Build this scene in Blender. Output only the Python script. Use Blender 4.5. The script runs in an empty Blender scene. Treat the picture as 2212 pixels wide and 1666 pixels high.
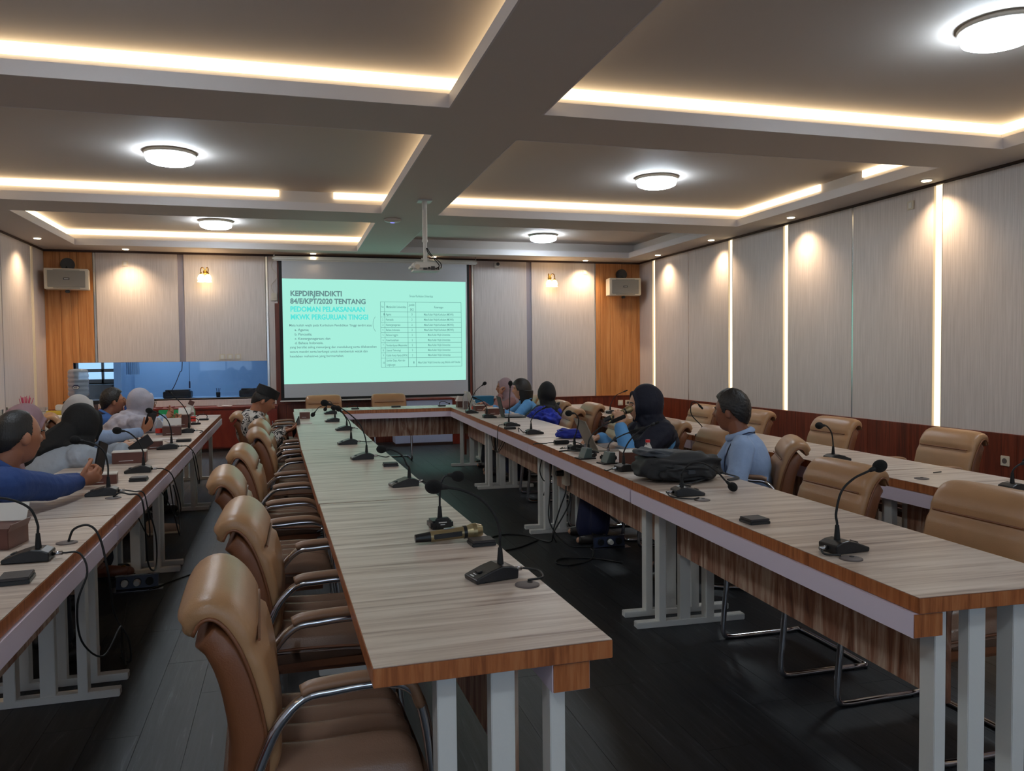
import bpy, bmesh, math, random
from mathutils import Vector, Matrix, Euler, noise

S = bpy.context.scene
COL = S.collection
random.seed(7)
PI = math.pi

# ------------------------------------------------------------------ camera
cd = bpy.data.cameras.new('camera')
cd.sensor_width = 36.0
cd.lens = 1720.0 / 2212.0 * 36.0
cd.clip_start = 0.05
cam = bpy.data.objects.new('camera', cd)
COL.objects.link(cam)
def _cam_rot(y, p, r):
    Rz = Matrix(((math.cos(y), -math.sin(y), 0), (math.sin(y), math.cos(y), 0), (0, 0, 1)))
    B = Matrix(((1, 0, 0), (0, 0, -1), (0, 1, 0)))
    Rx = Matrix(((1, 0, 0), (0, math.cos(p), -math.sin(p)), (0, math.sin(p), math.cos(p))))
    Rr = Matrix(((math.cos(r), -math.sin(r), 0), (math.sin(r), math.cos(r), 0), (0, 0, 1)))
    return Rr @ Rx @ B @ Rz
Mc = _cam_rot(0.2727, 0.0382, -0.0105)          # rows: right, down, forward
m4 = Matrix((Mc[0], -Mc[1], -Mc[2])).transposed().to_4x4()
m4.translation = Vector((0, 0, 1.42))
cam.matrix_world = m4
S.camera = cam

# ------------------------------------------------------------------ world, view
w = bpy.data.worlds.new('world')
S.world = w
w.use_nodes = True
w.node_tree.nodes['Background'].inputs[0].default_value = (0.70, 0.84, 1.0, 1)
S.view_settings.view_transform = 'Standard'
S.view_settings.look = 'None'
S.view_settings.gamma = 1
S.view_settings.exposure = 0.32
S.view_settings.use_curve_mapping = False
S.cycles.max_bounces = 7
S.cycles.diffuse_bounces = 4
S.cycles.glossy_bounces = 3
S.cycles.transmission_bounces = 5
S.cycles.transparent_max_bounces = 8
S.cycles.sample_clamp_indirect = 3.0
S.cycles.caustics_reflective = False
S.cycles.caustics_refractive = False
S.cycles.use_denoising = True

# light strengths
E_LAMP = 37.0       # cool round ceiling lamps
E_COVE = 3.0      # warm cove tape
E_STRIP = 1.6     # warm wall channels
E_DOWN = 62.0      # downlight spots (W)
E_SLIDE = 0.72     # projected picture
E_FILL_DAY = 2.2       # fill daylight through the windows added behind the camera

w.node_tree.nodes['Background'].inputs[1].default_value = E_FILL_DAY   # fill daylight, enters only by the windows added in the back wall

# ------------------------------------------------------------------ materials
def srgb(r, g, b):
    f = lambda c: (c / 255 / 12.92) if c / 255 <= 0.04045 else ((c / 255 + 0.055) / 1.055) ** 2.4
    return (f(r), f(g), f(b), 1)

def mat(name, col, rough=0.5, metal=0.0, spec=0.5, emit=0.0, ecol=None, bump=0.0, bscale=200.0,
        var=0.0, vscale=6.0, stretch=(1, 1, 1), alpha=1.0, trans=0.0, coat=0.0):
    m = bpy.data.materials.new(name)
    m.use_nodes = True
    nt = m.node_tree
    b = nt.nodes['Principled BSDF']
    b.inputs['Base Color'].default_value = col
    b.inputs['Roughness'].default_value = rough
    b.inputs['Metallic'].default_value = metal
    b.inputs['Specular IOR Level'].default_value = spec
    b.inputs['Alpha'].default_value = alpha
    b.inputs['Transmission Weight'].default_value = trans
    b.inputs['Coat Weight'].default_value = coat
    if emit:
        b.inputs['Emission Color'].default_value = ecol or col
        b.inputs['Emission Strength'].default_value = emit
    if bump or var:
        tc = nt.nodes.new('ShaderNodeTexCoord')
        mp = nt.nodes.new('ShaderNodeMapping')
        mp.inputs['Scale'].default_value = stretch
        nt.links.new(tc.outputs['Object'], mp.inputs['Vector'])
    if bump:
        n = nt.nodes.new('ShaderNodeTexNoise')
        n.inputs['Scale'].default_value = bscale
        n.inputs['Detail'].default_value = 3
        nt.links.new(mp.outputs[0], n.inputs['Vector'])
        bp = nt.nodes.new('ShaderNodeBump')
        bp.inputs['Strength'].default_value = bump
        bp.inputs['Distance'].default_value = 0.01
        nt.links.new(n.outputs['Fac'], bp.inputs['Height'])
        nt.links.new(bp.outputs[0], b.inputs['Normal'])
    if var:
        n = nt.nodes.new('ShaderNodeTexNoise')
        n.inputs['Scale'].default_value = vscale
        n.inputs['Detail'].default_value = 6
        nt.links.new(mp.outputs[0], n.inputs['Vector'])
        r = nt.nodes.new('ShaderNodeValToRGB')
        c = Vector(col[:3])
        r.color_ramp.elements[0].position = 0.3
        r.color_ramp.elements[1].position = 0.7
        r.color_ramp.elements[0].color = (*(c * (1 - var)), 1)
        r.color_ramp.elements[1].color = (*(c * (1 + var)), 1)
        nt.links.new(n.outputs['Fac'], r.inputs['Fac'])
        nt.links.new(r.outputs[0], b.inputs['Base Color'])
    return m

def wood(name, cols, scale=(2, 30, 30), rough=0.4, nscale=2.0, dist=1.2, bump=0.03, pos=None, rand=True, coat=0.0):
    """streaky laminate: noise stretched along the grain, several tones"""
    m = bpy.data.materials.new(name)
    m.use_nodes = True
    nt = m.node_tree
    b = nt.nodes['Principled BSDF']
    b.inputs['Roughness'].default_value = rough
    b.inputs['Coat Weight'].default_value = coat
    tc = nt.nodes.new('ShaderNodeTexCoord')
    mp = nt.nodes.new('ShaderNodeMapping')
    mp.inputs['Scale'].default_value = scale
    if rand:
        oi = nt.nodes.new('ShaderNodeObjectInfo')
        mu = nt.nodes.new('ShaderNodeVectorMath')
        mu.operation = 'SCALE'
        mu.inputs[0].default_value = (13, 17, 19)
        nt.links.new(oi.outputs['Random'], mu.inputs['Scale'])
        ad = nt.nodes.new('ShaderNodeVectorMath')
        nt.links.new(tc.outputs['Object'], ad.inputs[0])
        nt.links.new(mu.outputs[0], ad.inputs[1])
        nt.links.new(ad.outputs[0], mp.inputs['Vector'])
    else:
        nt.links.new(tc.outputs['Object'], mp.inputs['Vector'])
    n = nt.nodes.new('ShaderNodeTexNoise')
    n.inputs['Scale'].default_value = nscale
    n.inputs['Detail'].default_value = 7
    n.inputs['Roughness'].default_value = 0.62
    n.inputs['Distortion'].default_value = dist
    nt.links.new(mp.outputs[0], n.inputs['Vector'])
    r = nt.nodes.new('ShaderNodeValToRGB')
    cr = r.color_ramp
    k = len(cols)
    ps = pos or [0.32 + 0.36 * i / (k - 1) for i in range(k)]
    cr.elements[0].position = ps[0]; cr.elements[0].color = cols[0]
    cr.elements[1].position = ps[-1]; cr.elements[1].color = cols[-1]
    for i in range(1, k - 1):
        e = cr.elements.new(ps[i]); e.color = cols[i]
    nt.links.new(n.outputs['Fac'], r.inputs['Fac'])
    nt.links.new(r.outputs[0], b.inputs['Base Color'])
    bp = nt.nodes.new('ShaderNodeBump')
    bp.inputs['Strength'].default_value = bump
    bp.inputs['Distance'].default_value = 0.01
    nt.links.new(n.outputs['Fac'], bp.inputs['Height'])
    nt.links.new(bp.outputs[0], b.inputs['Normal'])
    return m

def fabric_panel(name, c1, c2):
    """pale wallcovering with fine vertical threads"""
    m = bpy.data.materials.new(name)
    m.use_nodes = True
    nt = m.node_tree
    b = nt.nodes['Principled BSDF']
    b.inputs['Roughness'].default_value = 0.42
    tc = nt.nodes.new('ShaderNodeTexCoord')
    mp = nt.nodes.new('ShaderNodeMapping')
    mp.inputs['Scale'].default_value = (70, 70, 1.6)
    nt.links.new(tc.outputs['Object'], mp.inputs['Vector'])
    n = nt.nodes.new('ShaderNodeTexNoise')
    n.inputs['Scale'].default_value = 1.6
    n.inputs['Detail'].default_value = 4
    nt.links.new(mp.outputs[0], n.inputs['Vector'])
    r = nt.nodes.new('ShaderNodeValToRGB')
    r.color_ramp.elements[0].position = 0.38; r.color_ramp.elements[0].color = c1
    r.color_ramp.elements[1].position = 0.6; r.color_ramp.elements[1].color = c2
    nt.links.new(n.outputs['Fac'], r.inputs['Fac'])
    nt.links.new(r.outputs[0], b.inputs['Base Color'])
    bp = nt.nodes.new('ShaderNodeBump')
    bp.inputs['Strength'].default_value = 0.08
    bp.inputs['Distance'].default_value = 0.004
    nt.links.new(n.outputs['Fac'], bp.inputs['Height'])
    nt.links.new(bp.outputs[0], b.inputs['Normal'])
    return m

def batik(name, c1, c2, scale=26.0, th=0.5):
    m = bpy.data.materials.new(name)
    m.use_nodes = True
    nt = m.node_tree
    b = nt.nodes['Principled BSDF']
    b.inputs['Roughness'].default_value = 0.8
    tc = nt.nodes.new('ShaderNodeTexCoord')
    n = nt.nodes.new('ShaderNodeTexNoise')
    n.inputs['Scale'].default_value = scale
    n.inputs['Detail'].default_value = 1.5
    n.inputs['Distortion'].default_value = 2.2
    nt.links.new(tc.outputs['Object'], n.inputs['Vector'])
    r = nt.nodes.new('ShaderNodeValToRGB')
    r.color_ramp.interpolation = 'CONSTANT'
    r.color_ramp.elements[0].color = c1
    r.color_ramp.elements[1].position = th
    r.color_ramp.elements[1].color = c2
    nt.links.new(n.outputs['Fac'], r.inputs['Fac'])
    nt.links.new(r.outputs[0], b.inputs['Base Color'])
    return m

M = {}
M['top'] = wood('table_laminate', [srgb(128, 106, 94), srgb(180, 160, 146), srgb(202, 186, 172), srgb(216, 202, 190)],
                scale=(0.5, 9, 9), nscale=2.4, rough=0.36, dist=0.7, bump=0.01, pos=[0.30, 0.42, 0.54, 0.70])
M['edge'] = wood('edge_band', [srgb(132, 74, 40), srgb(170, 100, 56), srgb(186, 122, 76)], scale=(22, 22, 1.5), nscale=2.5, rough=0.35, dist=0.5, rand=True)
M['modesty'] = wood('modesty_laminate', [srgb(88, 52, 38), srgb(146, 98, 74), srgb(186, 156, 134), srgb(210, 188, 166)],
                    scale=(7, 7, 0.8), nscale=2.4, rough=0.4, dist=1.2, pos=[0.3, 0.44, 0.56, 0.7])
M['tray'] = mat('lilac_metal', srgb(232, 218, 232), 0.42, bump=0.02)
M['legs'] = mat('leg_paint', srgb(222, 220, 214), 0.45, bump=0.04, bscale=60)
M['screw'] = mat('screw', srgb(60, 60, 62), 0.4, 0.6)
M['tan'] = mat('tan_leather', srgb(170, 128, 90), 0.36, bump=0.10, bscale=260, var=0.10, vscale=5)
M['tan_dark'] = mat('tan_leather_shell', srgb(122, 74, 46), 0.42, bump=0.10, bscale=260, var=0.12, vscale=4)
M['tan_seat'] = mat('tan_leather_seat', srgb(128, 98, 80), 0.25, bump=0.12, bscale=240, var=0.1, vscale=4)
M['tan_arm'] = mat('tan_leather_arm', srgb(138, 102, 76), 0.42, bump=0.08, bscale=260)
M['chrome'] = mat('chrome', srgb(200, 200, 205), 0.12, 1.0)
M['mirror'] = mat('mirror_strip', srgb(210, 210, 210), 0.22, 1.0)
M['black'] = mat('black_plastic', srgb(22, 22, 24), 0.38, bump=0.05, bscale=150)
M['rubber'] = mat('black_rubber', srgb(16, 16, 17), 0.7)
M['foam'] = mat('mic_foam', srgb(13, 13, 14), 0.95, bump=0.6, bscale=500)
M['white_print'] = mat('white_print', srgb(205, 205, 205), 0.5)
M['steel'] = mat('steel', srgb(175, 175, 178), 0.25, 1.0)
M['gold'] = mat('champagne_metal', srgb(160, 144, 108), 0.34, 0.75)
M['grey_disc'] = mat('grommet', srgb(92, 82, 80), 0.5)
M['wp'] = fabric_panel('wallcovering', srgb(196, 187, 184), srgb(210, 201, 198))
M['lilac_recess'] = mat('recess_paint', srgb(150, 144, 154), 0.55)
M['wainscot'] = wood('wainscot', [srgb(74, 28, 16), srgb(104, 42, 25), srgb(126, 58, 36)], scale=(9, 9, 0.5), nscale=2, rough=0.35)
M['cabinet'] = wood('cabinet_red', [srgb(92, 28, 17), srgb(124, 40, 24), srgb(138, 52, 32)], scale=(3, 3, 0.6), nscale=2, rough=0.3)
M['oak'] = wood('oak_board', [srgb(164, 104, 54), srgb(188, 126, 72), srgb(206, 148, 94)], scale=(10, 10, 0.5), nscale=1.6, rough=0.42)
M['trim'] = mat('dark_trim', srgb(52, 28, 20), 0.5)
M['ceil'] = mat('ceiling_paint', srgb(206, 197, 190), 0.7, bump=0.03, bscale=30)
M['lip'] = mat('ceiling_lip_paint', srgb(214, 208, 208), 0.6)
M['white'] = mat('white_plastic', srgb(214, 212, 206), 0.4)
M['cream'] = mat('cream_plastic', srgb(205, 195, 178), 0.45)
M['floor'] = wood('floor_vinyl', [srgb(15, 16, 19), srgb(26, 27, 30), srgb(36, 37, 40), srgb(84, 88, 94)], scale=(14, 0.9, 1),
                  nscale=3.0, rough=0.5, dist=0.8, bump=0.12, pos=[0.3, 0.48, 0.62, 0.80])
M['floor_base'] = mat('floor_joint', srgb(18, 16, 16), 0.6)
def thin_glass(name, tint, gloss=.02):
    m = bpy.data.materials.new(name); m.use_nodes = True; nt = m.node_tree
    nt.nodes.remove(nt.nodes['Principled BSDF'])
    tr = nt.nodes.new('ShaderNodeBsdfTransparent'); tr.inputs[0].default_value = tint
    gl = nt.nodes.new('ShaderNodeBsdfGlossy'); gl.inputs['Roughness'].default_value = .02
    mx = nt.nodes.new('ShaderNodeMixShader'); mx.inputs[0].default_value = gloss
    nt.links.new(tr.outputs[0], mx.inputs[1]); nt.links.new(gl.outputs[0], mx.inputs[2])
    nt.links.new(mx.outputs[0], nt.nodes['Material Output'].inputs[0])
    return m
M['glass'] = thin_glass('window_glass', (0.92, 0.96, 1, 1))
M['clear'] = mat('clear_plastic', (0.9, 0.93, 0.96, 1), 0.12, trans=0.9)
M['clear'].node_tree.nodes['Principled BSDF'].inputs['IOR'].default_value = 1.15
M['gallon'] = mat('gallon_plastic', srgb(150, 166, 186), 0.15, alpha=0.55)
M['blue_wall'] = mat('blue_room_wall', srgb(128, 156, 184), 0.7, var=0.06, vscale=1.5)
M['navy'] = mat('navy_print', srgb(28, 32, 74), 0.5)
M['red'] = mat('red_plastic', srgb(206, 38, 36), 0.4)
M['redlabel'] = mat('red_label', srgb(214, 60, 50), 0.5)
M['snack'] = mat('printed_brown_card', srgb(92, 54, 44), 0.45, var=0.25, vscale=9)
M['card_white'] = mat('white_card', srgb(214, 208, 200), 0.6)
M['paper'] = mat('paper', srgb(216, 204, 200), 0.8)
M['bluecloth'] = mat('royal_blue_cloth', srgb(30, 44, 146), 0.7, bump=0.2, bscale=30)
M['bag'] = mat('black_nylon', srgb(26, 27, 30), 0.62, bump=0.35, bscale=420)
M['bag_top'] = mat('grey_nylon', srgb(58, 63, 70), 0.6, bump=0.3, bscale=420)
M['laptop_silver'] = mat('laptop_silver', srgb(150, 140, 128), 0.4, 0.5)
M['laptop_dark'] = mat('laptop_dark', srgb(52, 54, 54), 0.45, 0.3)
M['green_grey'] = mat('green_grey_metal', srgb(78, 92, 90), 0.45, 0.3)
M['screenfab'] = mat('screen_fabric', srgb(196, 198, 204), 0.85)
M['screenblack'] = mat('screen_black', srgb(12, 13, 16), 0.7)
M['spk_grille'] = mat('speaker_grille', srgb(132, 128, 122), 0.6, bump=0.25, bscale=500)
M['brass'] = mat('brass', srgb(182, 140, 66), 0.25, 1.0)
M['teal'] = mat('teal_plastic', srgb(20, 104, 142), 0.45)
M['green'] = mat('green_folder', srgb(46, 168, 104), 0.5)
M['yellow'] = mat('yellow_pack', srgb(220, 186, 60), 0.5)
M['pink'] = mat('pink_straw', srgb(206, 70, 110), 0.5)
M['redcord'] = mat('dark_cord', srgb(34, 20, 20), 0.6)
M['cord'] = mat('black_cord', srgb(15, 15, 16), 0.55)
M['socket_blue'] = mat('socket_insert', srgb(42, 50, 74), 0.4)
def emis(name, col, st):
    m = bpy.data.materials.new(name)
    m.use_nodes = True
    nt = m.node_tree
    nt.nodes.remove(nt.nodes['Principled BSDF'])
    e = nt.nodes.new('ShaderNodeEmission')
    e.inputs[0].default_value = col
    e.inputs[1].default_value = st
    nt.links.new(e.outputs[0], nt.nodes['Material Output'].inputs[0])
    return m
M['e_lamp'] = emis('lamp_glow', (0.78, 0.90, 1.0, 1), E_LAMP)
M['e_cove'] = emis('cove_tape_glow', (1.0, 0.78, 0.48, 1), E_COVE)
M['e_strip'] = emis('wall_strip_glow', (1.0, 0.80, 0.50, 1), E_STRIP)
M['e_down'] = emis('downlight_glow', (1.0, 0.80, 0.55, 1), 9.0)
M['e_bulb'] = emis('sconce_glow', (1.0, 0.74, 0.40, 1), 5.0)
M['e_slide'] = emis('slide_light', (0.43, 0.96, 0.80, 1), E_SLIDE)
M['e_text'] = emis('slide_text_grey', (0.16, 0.31, 0.31, 1), E_SLIDE)
M['e_text2'] = emis('slide_text_soft', (0.16, 0.38, 0.35, 1), E_SLIDE)
M['e_cyan'] = emis('slide_text_cyan', (0.11, 0.86, 0.78, 1), E_SLIDE)
M['e_sky'] = emis('backlit_window', (0.42, 0.68, 1.0, 1), 0.95)
M['e_ind'] = emis('indicator_blue', (0.25, 0.25, 1.0, 1), 1.2)

# ------------------------------------------------------------------ helpers
def prop(o, label=None, cat=None, group=None, kind=None):
    if label: o['label'] = label
    if cat: o['category'] = cat
    if group: o['group'] = group
    if kind: o['kind'] = kind
    return o

def thing(name, label, cat, loc=(0, 0, 0), rz=0.0, group=None):
    o = bpy.data.objects.new(name, None)
    o.empty_display_size = 0.1
    o.location = loc
    o.rotation_euler = (0, 0, rz)
    COL.objects.link(o)
    return prop(o, label, cat, group)

_tmp = bpy.data.scenes.new('scratch')
def evaluated(ob):
    """mesh of an object with its modifiers applied, evaluated alone in a scratch scene"""
    _tmp.collection.objects.link(ob)
    vl = _tmp.view_layers[0]
    vl.update()
    dg = vl.depsgraph
    me = bpy.data.meshes.new_from_object(ob.evaluated_get(dg))
    _tmp.collection.objects.unlink(ob)
    return me

class MB:
    def __init__(s): s.bm = bmesh.new()
    def _t(s, geom, mtx, mi):
        vs = [v for v in geom if isinstance(v, bmesh.types.BMVert)]
        if mtx is not None: bmesh.ops.transform(s.bm, matrix=mtx, verts=vs)
        if mi:
            for v in vs:
                for f in v.link_faces: f.material_index = mi
        return vs
    def box(s, lo, hi, mi=0, rot=None, bev=0.0):
        lo = Vector(lo); hi = Vector(hi)
        c = (lo + hi) / 2; d = hi - lo
        mt = Matrix.Translation(c) @ (rot.to_4x4() if rot else Matrix.Identity(4)) @ Matrix.Diagonal((*d, 1))
        if bev:
            b2 = bmesh.new()
            bmesh.ops.create_cube(b2, size=1, matrix=Matrix.Diagonal((*d, 1)))
            bmesh.ops.bevel(b2, geom=b2.edges[:], offset=min(bev, min(d) * 0.45), segments=2, affect='EDGES')
            bmesh.ops.transform(b2, matrix=Matrix.Translation(c) @ (rot.to_4x4() if rot else Matrix.Identity(4)), verts=b2.verts)
            me = bpy.data.meshes.new('tmp'); b2.to_mesh(me); b2.free()
            n0 = len(s.bm.faces)
            s.bm.from_mesh(me); bpy.data.meshes.remove(me)
            s.bm.faces.ensure_lookup_table()
            for f in s.bm.faces[n0:]: f.material_index = mi
            return s
        g = bmesh.ops.create_cube(s.bm, size=1)['verts']
        s._t(g, mt, mi)
        return s
    def cyl(s, p0, p1, r0, r1=None, seg=16, mi=0, caps=True):
        p0 = Vector(p0); p1 = Vector(p1)
        r1 = r0 if r1 is None else r1
        d = p1 - p0
        q = d.to_track_quat('Z', 'Y').to_matrix().to_4x4()
        g = bmesh.ops.create_cone(s.bm, cap_ends=caps, segments=seg, radius1=r0, radius2=r1, depth=d.length)['verts']
        s._t(g, Matrix.Translation((p0 + p1) / 2) @ q, mi)
        return s
    def ell(s, c, r, rot=None, sub=2, mi=0):
        g = bmesh.ops.create_icosphere(s.bm, subdivisions=sub, radius=1)['verts']
        r = (r, r, r) if isinstance(r, (int, float)) else r
        s._t(g, Matrix.Translation(Vector(c)) @ (rot.to_4x4() if rot else Matrix.Identity(4)) @ Matrix.Diagonal((*r, 1)), mi)
        return s
    def cap(s, p0, p1, r0, r1=None, sub=2, mi=0):
        r1 = r0 if r1 is None else r1
        if (Vector(p1) - Vector(p0)).length > 1e-5: s.cyl(p0, p1, r0, r1, 14, mi)
        s.ell(p0, r0, None, sub, mi); s.ell(p1, r1, None, sub, mi)
        return s
    def tube(s, pts, r, seg=8, mi=0, flat=None, closed=False, rs=None):
        pts = [Vector(p) for p in pts]
        n = len(pts); rings = []
        up = Vector((0, 0, 1))
        prevx = None
        for i, p in enumerate(pts):
            if closed: t = pts[(i + 1) % n] - pts[i - 1]
            else: t = pts[min(i + 1, n - 1)] - pts[max(i - 1, 0)]
            t.normalize()
            if prevx is None:
                x = t.cross(up)
                if x.length < 1e-3: x = t.cross(Vector((0, 1, 0)))
            else:
                x = prevx - t * prevx.dot(t)
            x.normalize(); prevx = x
            y = t.cross(x)
            rr = rs[i] if rs else r
            a = rr; b = rr * (flat or 1)
            rings.append([s.bm.verts.new(p + x * a * math.cos(2 * PI * k / seg) + y * b * math.sin(2 * PI * k / seg)) for k in range(seg)])
        m = n if closed else n - 1
        for i in range(m):
            A = rings[i]; B = rings[(i + 1) % n]
            for k in range(seg):
                f = s.bm.faces.new((A[k], A[(k + 1) % seg], B[(k + 1) % seg], B[k]))
                f.material_index = mi
        if not closed:
            f = s.bm.faces.new(rings[0][::-1]); f.material_index = mi
            f = s.bm.faces.new(rings[-1]); f.material_index = mi
        return s
    def lathe(s, prof, c=(0, 0, 0), seg=24, mi=0):
        c = Vector(c); rings = []
        for r, z in prof:
            rings.append([s.bm.verts.new(c + Vector((r * math.cos(2 * PI * k / seg), r * math.sin(2 * PI * k / seg), z))) for k in range(seg)])
        for i in range(len(rings) - 1):
            for k in range(seg):
                f = s.bm.faces.new((rings[i][k], rings[i][(k + 1) % seg], rings[i + 1][(k + 1) % seg], rings[i + 1][k]))
                f.material_index = mi
        f = s.bm.faces.new(rings[0][::-1]); f.material_index = mi
        f = s.bm.faces.new(rings[-1]); f.material_index = mi
        return s
    def prism(s, poly, axis, a, b, mi=0):
        """extrude 2-D polygon (u,v) along axis 'x','y','z' from a to b"""
        def P(u, v, t):
            return {'x': (t, u, v), 'y': (u, t, v), 'z': (u, v, t)}[axis]
        A = [s.bm.verts.new(P(u, v, a)) for u, v in poly]
        B = [s.bm.verts.new(P(u, v, b)) for u, v in poly]
        n = len(poly)
        fs = [s.bm.faces.new(A[::-1]), s.bm.faces.new(B)]
        for i in range(n):
            fs.append(s.bm.faces.new((A[i], A[(i + 1) % n], B[(i + 1) % n], B[i])))
        for f in fs: f.material_index = mi
        return s
    def build(s, name, mats, parent=None, smooth=False, loc=None, rot=None, bevel=0.0, keep=False, angle=None):
        bmesh.ops.recalc_face_normals(s.bm, faces=s.bm.faces)
        me = bpy.data.meshes.new(name)
        s.bm.to_mesh(me); s.bm.free()
        for m in (mats if isinstance(mats, (list, tuple)) else [mats]): me.materials.append(m)
        if smooth:
            me.shade_smooth()
            if angle is not None:
                try: me.set_sharp_from_angle(angle=angle)
                except Exception: pass
        o = bpy.data.objects.new(name, me)
        COL.objects.link(o)
        if parent is not None: o.parent = parent
        if loc is not None: o.location = loc
        if rot is not None: o.rotation_euler = rot
        if bevel:
            md = o.modifiers.new('bevel', 'BEVEL'); md.width = bevel; md.segments = 2; md.limit_method = 'ANGLE'
        return o

def link_mesh(name, me, parent=None, loc=None, rot=None):
    o = bpy.data.objects.new(name, me)
    COL.objects.link(o)
    if parent is not None: o.parent = parent
    if loc is not None: o.location = loc
    if rot is not None: o.rotation_euler = rot
    return o

def dup(root, loc, rz, label=None, group=None):
    def rec(o, par):
        c = o.copy(); COL.objects.link(c)
        if par is not None: c.parent = par
        for ch in list(o.children): rec(ch, c)
        return c
    r = rec(root, None)
    r.location = loc; r.rotation_euler = (0, 0, rz)
    if label: r['label'] = label
    if group: r['group'] = group
    return r

def spline(pts, n=6):
    P = [Vector(p) for p in pts]
    if len(P) < 3: return P
    out = []
    for i in range(len(P) - 1):
        p0 = P[i - 1] if i else P[0] * 2 - P[1]
        p1, p2 = P[i], P[i + 1]
        p3 = P[i + 2] if i + 2 < len(P) else P[-1] * 2 - P[-2]
        for k in range(n):
            t = k / n
            out.append(0.5 * ((2 * p1) + (p2 - p0) * t + (2 * p0 - 5 * p1 + 4 * p2 - p3) * t * t + (3 * p1 - p0 - 3 * p2 + p3) * t ** 3))
    out.append(P[-1])
    return out

def structure(name, mb, m, label=None, **k):
    o = mb.build(name, m, **k)
    o['kind'] = 'structure'
    if label: o['label'] = label
    return o

# ================================================================== ROOM
XL, XR, YF, YB = -3.45, 6.09, 13.2, -2.6
ZL, ZU, ZW = 3.05, 3.29, 0.68
# ---- floor of narrow dark boards
fl = structure('floor', MB().box((XL - .2, YB - .2, -0.06), (XR + .2, YF + .2, -0.012)), M['floor_base'], 'dark charcoal wood-look vinyl plank floor')
PW, PL = 0.18, 1.22
def plank_mesh(w_, l_):
    b = MB().box((-w_ / 2, -l_ / 2, -0.012), (w_ / 2, l_ / 2, 0.0))
    bmesh.ops.recalc_face_normals(b.bm, faces=b.bm.faces)
    me = bpy.data.meshes.new('plank'); b.bm.to_mesh(me); b.bm.free()
    me.materials.append(M['floor']); return me
pm = plank_mesh(PW - 0.0015, PL - 0.0015)
rest = MB()
i = 0; npl = 0
x = XL
while x < XR:
    off = random.uniform(0, PL)
    y = YB - off
    while y < YF:
        cx_, cy_ = x + PW / 2, y + PL / 2
        if -1.5 < cx_ < 3.6 and 0.9 < cy_ < 7.6 and npl < 296:
            o = link_mesh('plank', pm, fl, (cx_, cy_, 0)); npl += 1
        else:
            y0 = max(y, YB); y1 = min(y + PL - .0015, YF); x1 = min(x + PW - .0015, XR)
            if y1 > y0: rest.box((x, y0, -0.012), (x1, y1, 0.0))
        y += PL
    x += PW
r_ = rest.build('outer_planks', M['floor'], fl); r_['kind'] = 'stuff'

# ---- ceiling: ledge grid with recessed coffers
coff = [(-2.9, 1.06), (1.69, 5.62)]
rows = [(-1.6, 1.78), (1.87 + .5, 5.22), (5.86, 9.2), (9.84, 12.6)]
rows = [(-1.95, 1.20), (1.84, 5.22), (5.86, 9.2), (9.84, 12.6)]
ce = MB()
xs = [XL, coff[0][0], coff[0][1], coff[1][0], coff[1][1], XR]
# ledge bars along Y
for a, b in ((XL - .1, coff[0][0]), (coff[0][1], coff[1][0]), (coff[1][1], XR + .1)):
    ce.box((a, YB - .1, ZL), (b, YF + .1, ZL + 0.08))
ys = [YB - .1] + [v for r in rows for v in r] + [YF + .1]
for k in range(0, len(ys), 2):
    for c in coff:
        ce.box((c[0], ys[k], ZL), (c[1], ys[k + 1], ZL + 0.08))
ceil = structure('ceiling', ce, M['ceil'], 'off-white stepped ceiling with eight recessed coffers')
# lips (small white upstand faces) and recess boxes
lp = MB(); rc = MB()
R_ = 0.15
for c in coff:
    for r in rows:
        t = 0.012
        for (a, b) in (((c[0], r[0]), (c[1], r[0] + t)), ((c[0], r[1] - t), (c[1], r[1])), ((c[0], r[0] + t), (c[0] + t, r[1] - t)), ((c[1] - t, r[0] + t), (c[1], r[1] - t))):
            lp.box((a[0], a[1], ZL - 0.001), (b[0], b[1], ZL + 0.09))
        x0, x1, y0, y1 = c[0] - R_, c[1] + R_, r[0] - R_, r[1] + R_
        rc.box((x0, y0, ZU), (x1, y1, ZU + 0.03))
        rc.box((x0 - .02, y0 - .02, ZL + .08), (x1 + .02, y0, ZU + .03)); rc.box((x0 - .02, y1, ZL + .08), (x1 + .02, y1 + .02, ZU + .03))
        rc.box((x0 - .02, y0, ZL + .08), (x0, y1, ZU + .03)); rc.box((x1, y0, ZL + .08), (x1 + .02, y1, ZU + .03))
o = lp.build('coffer_lip', M['lip'], ceil)
o = rc.build('coffer_recess', M['ceil'], ceil)
# roof slab above so nothing leaks
MB().box((XL - .3, YB - .3, ZU + .05), (XR + .3, YF + .3, ZU + .15)).build('ceiling_slab', M['ceil'], ceil)

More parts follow.
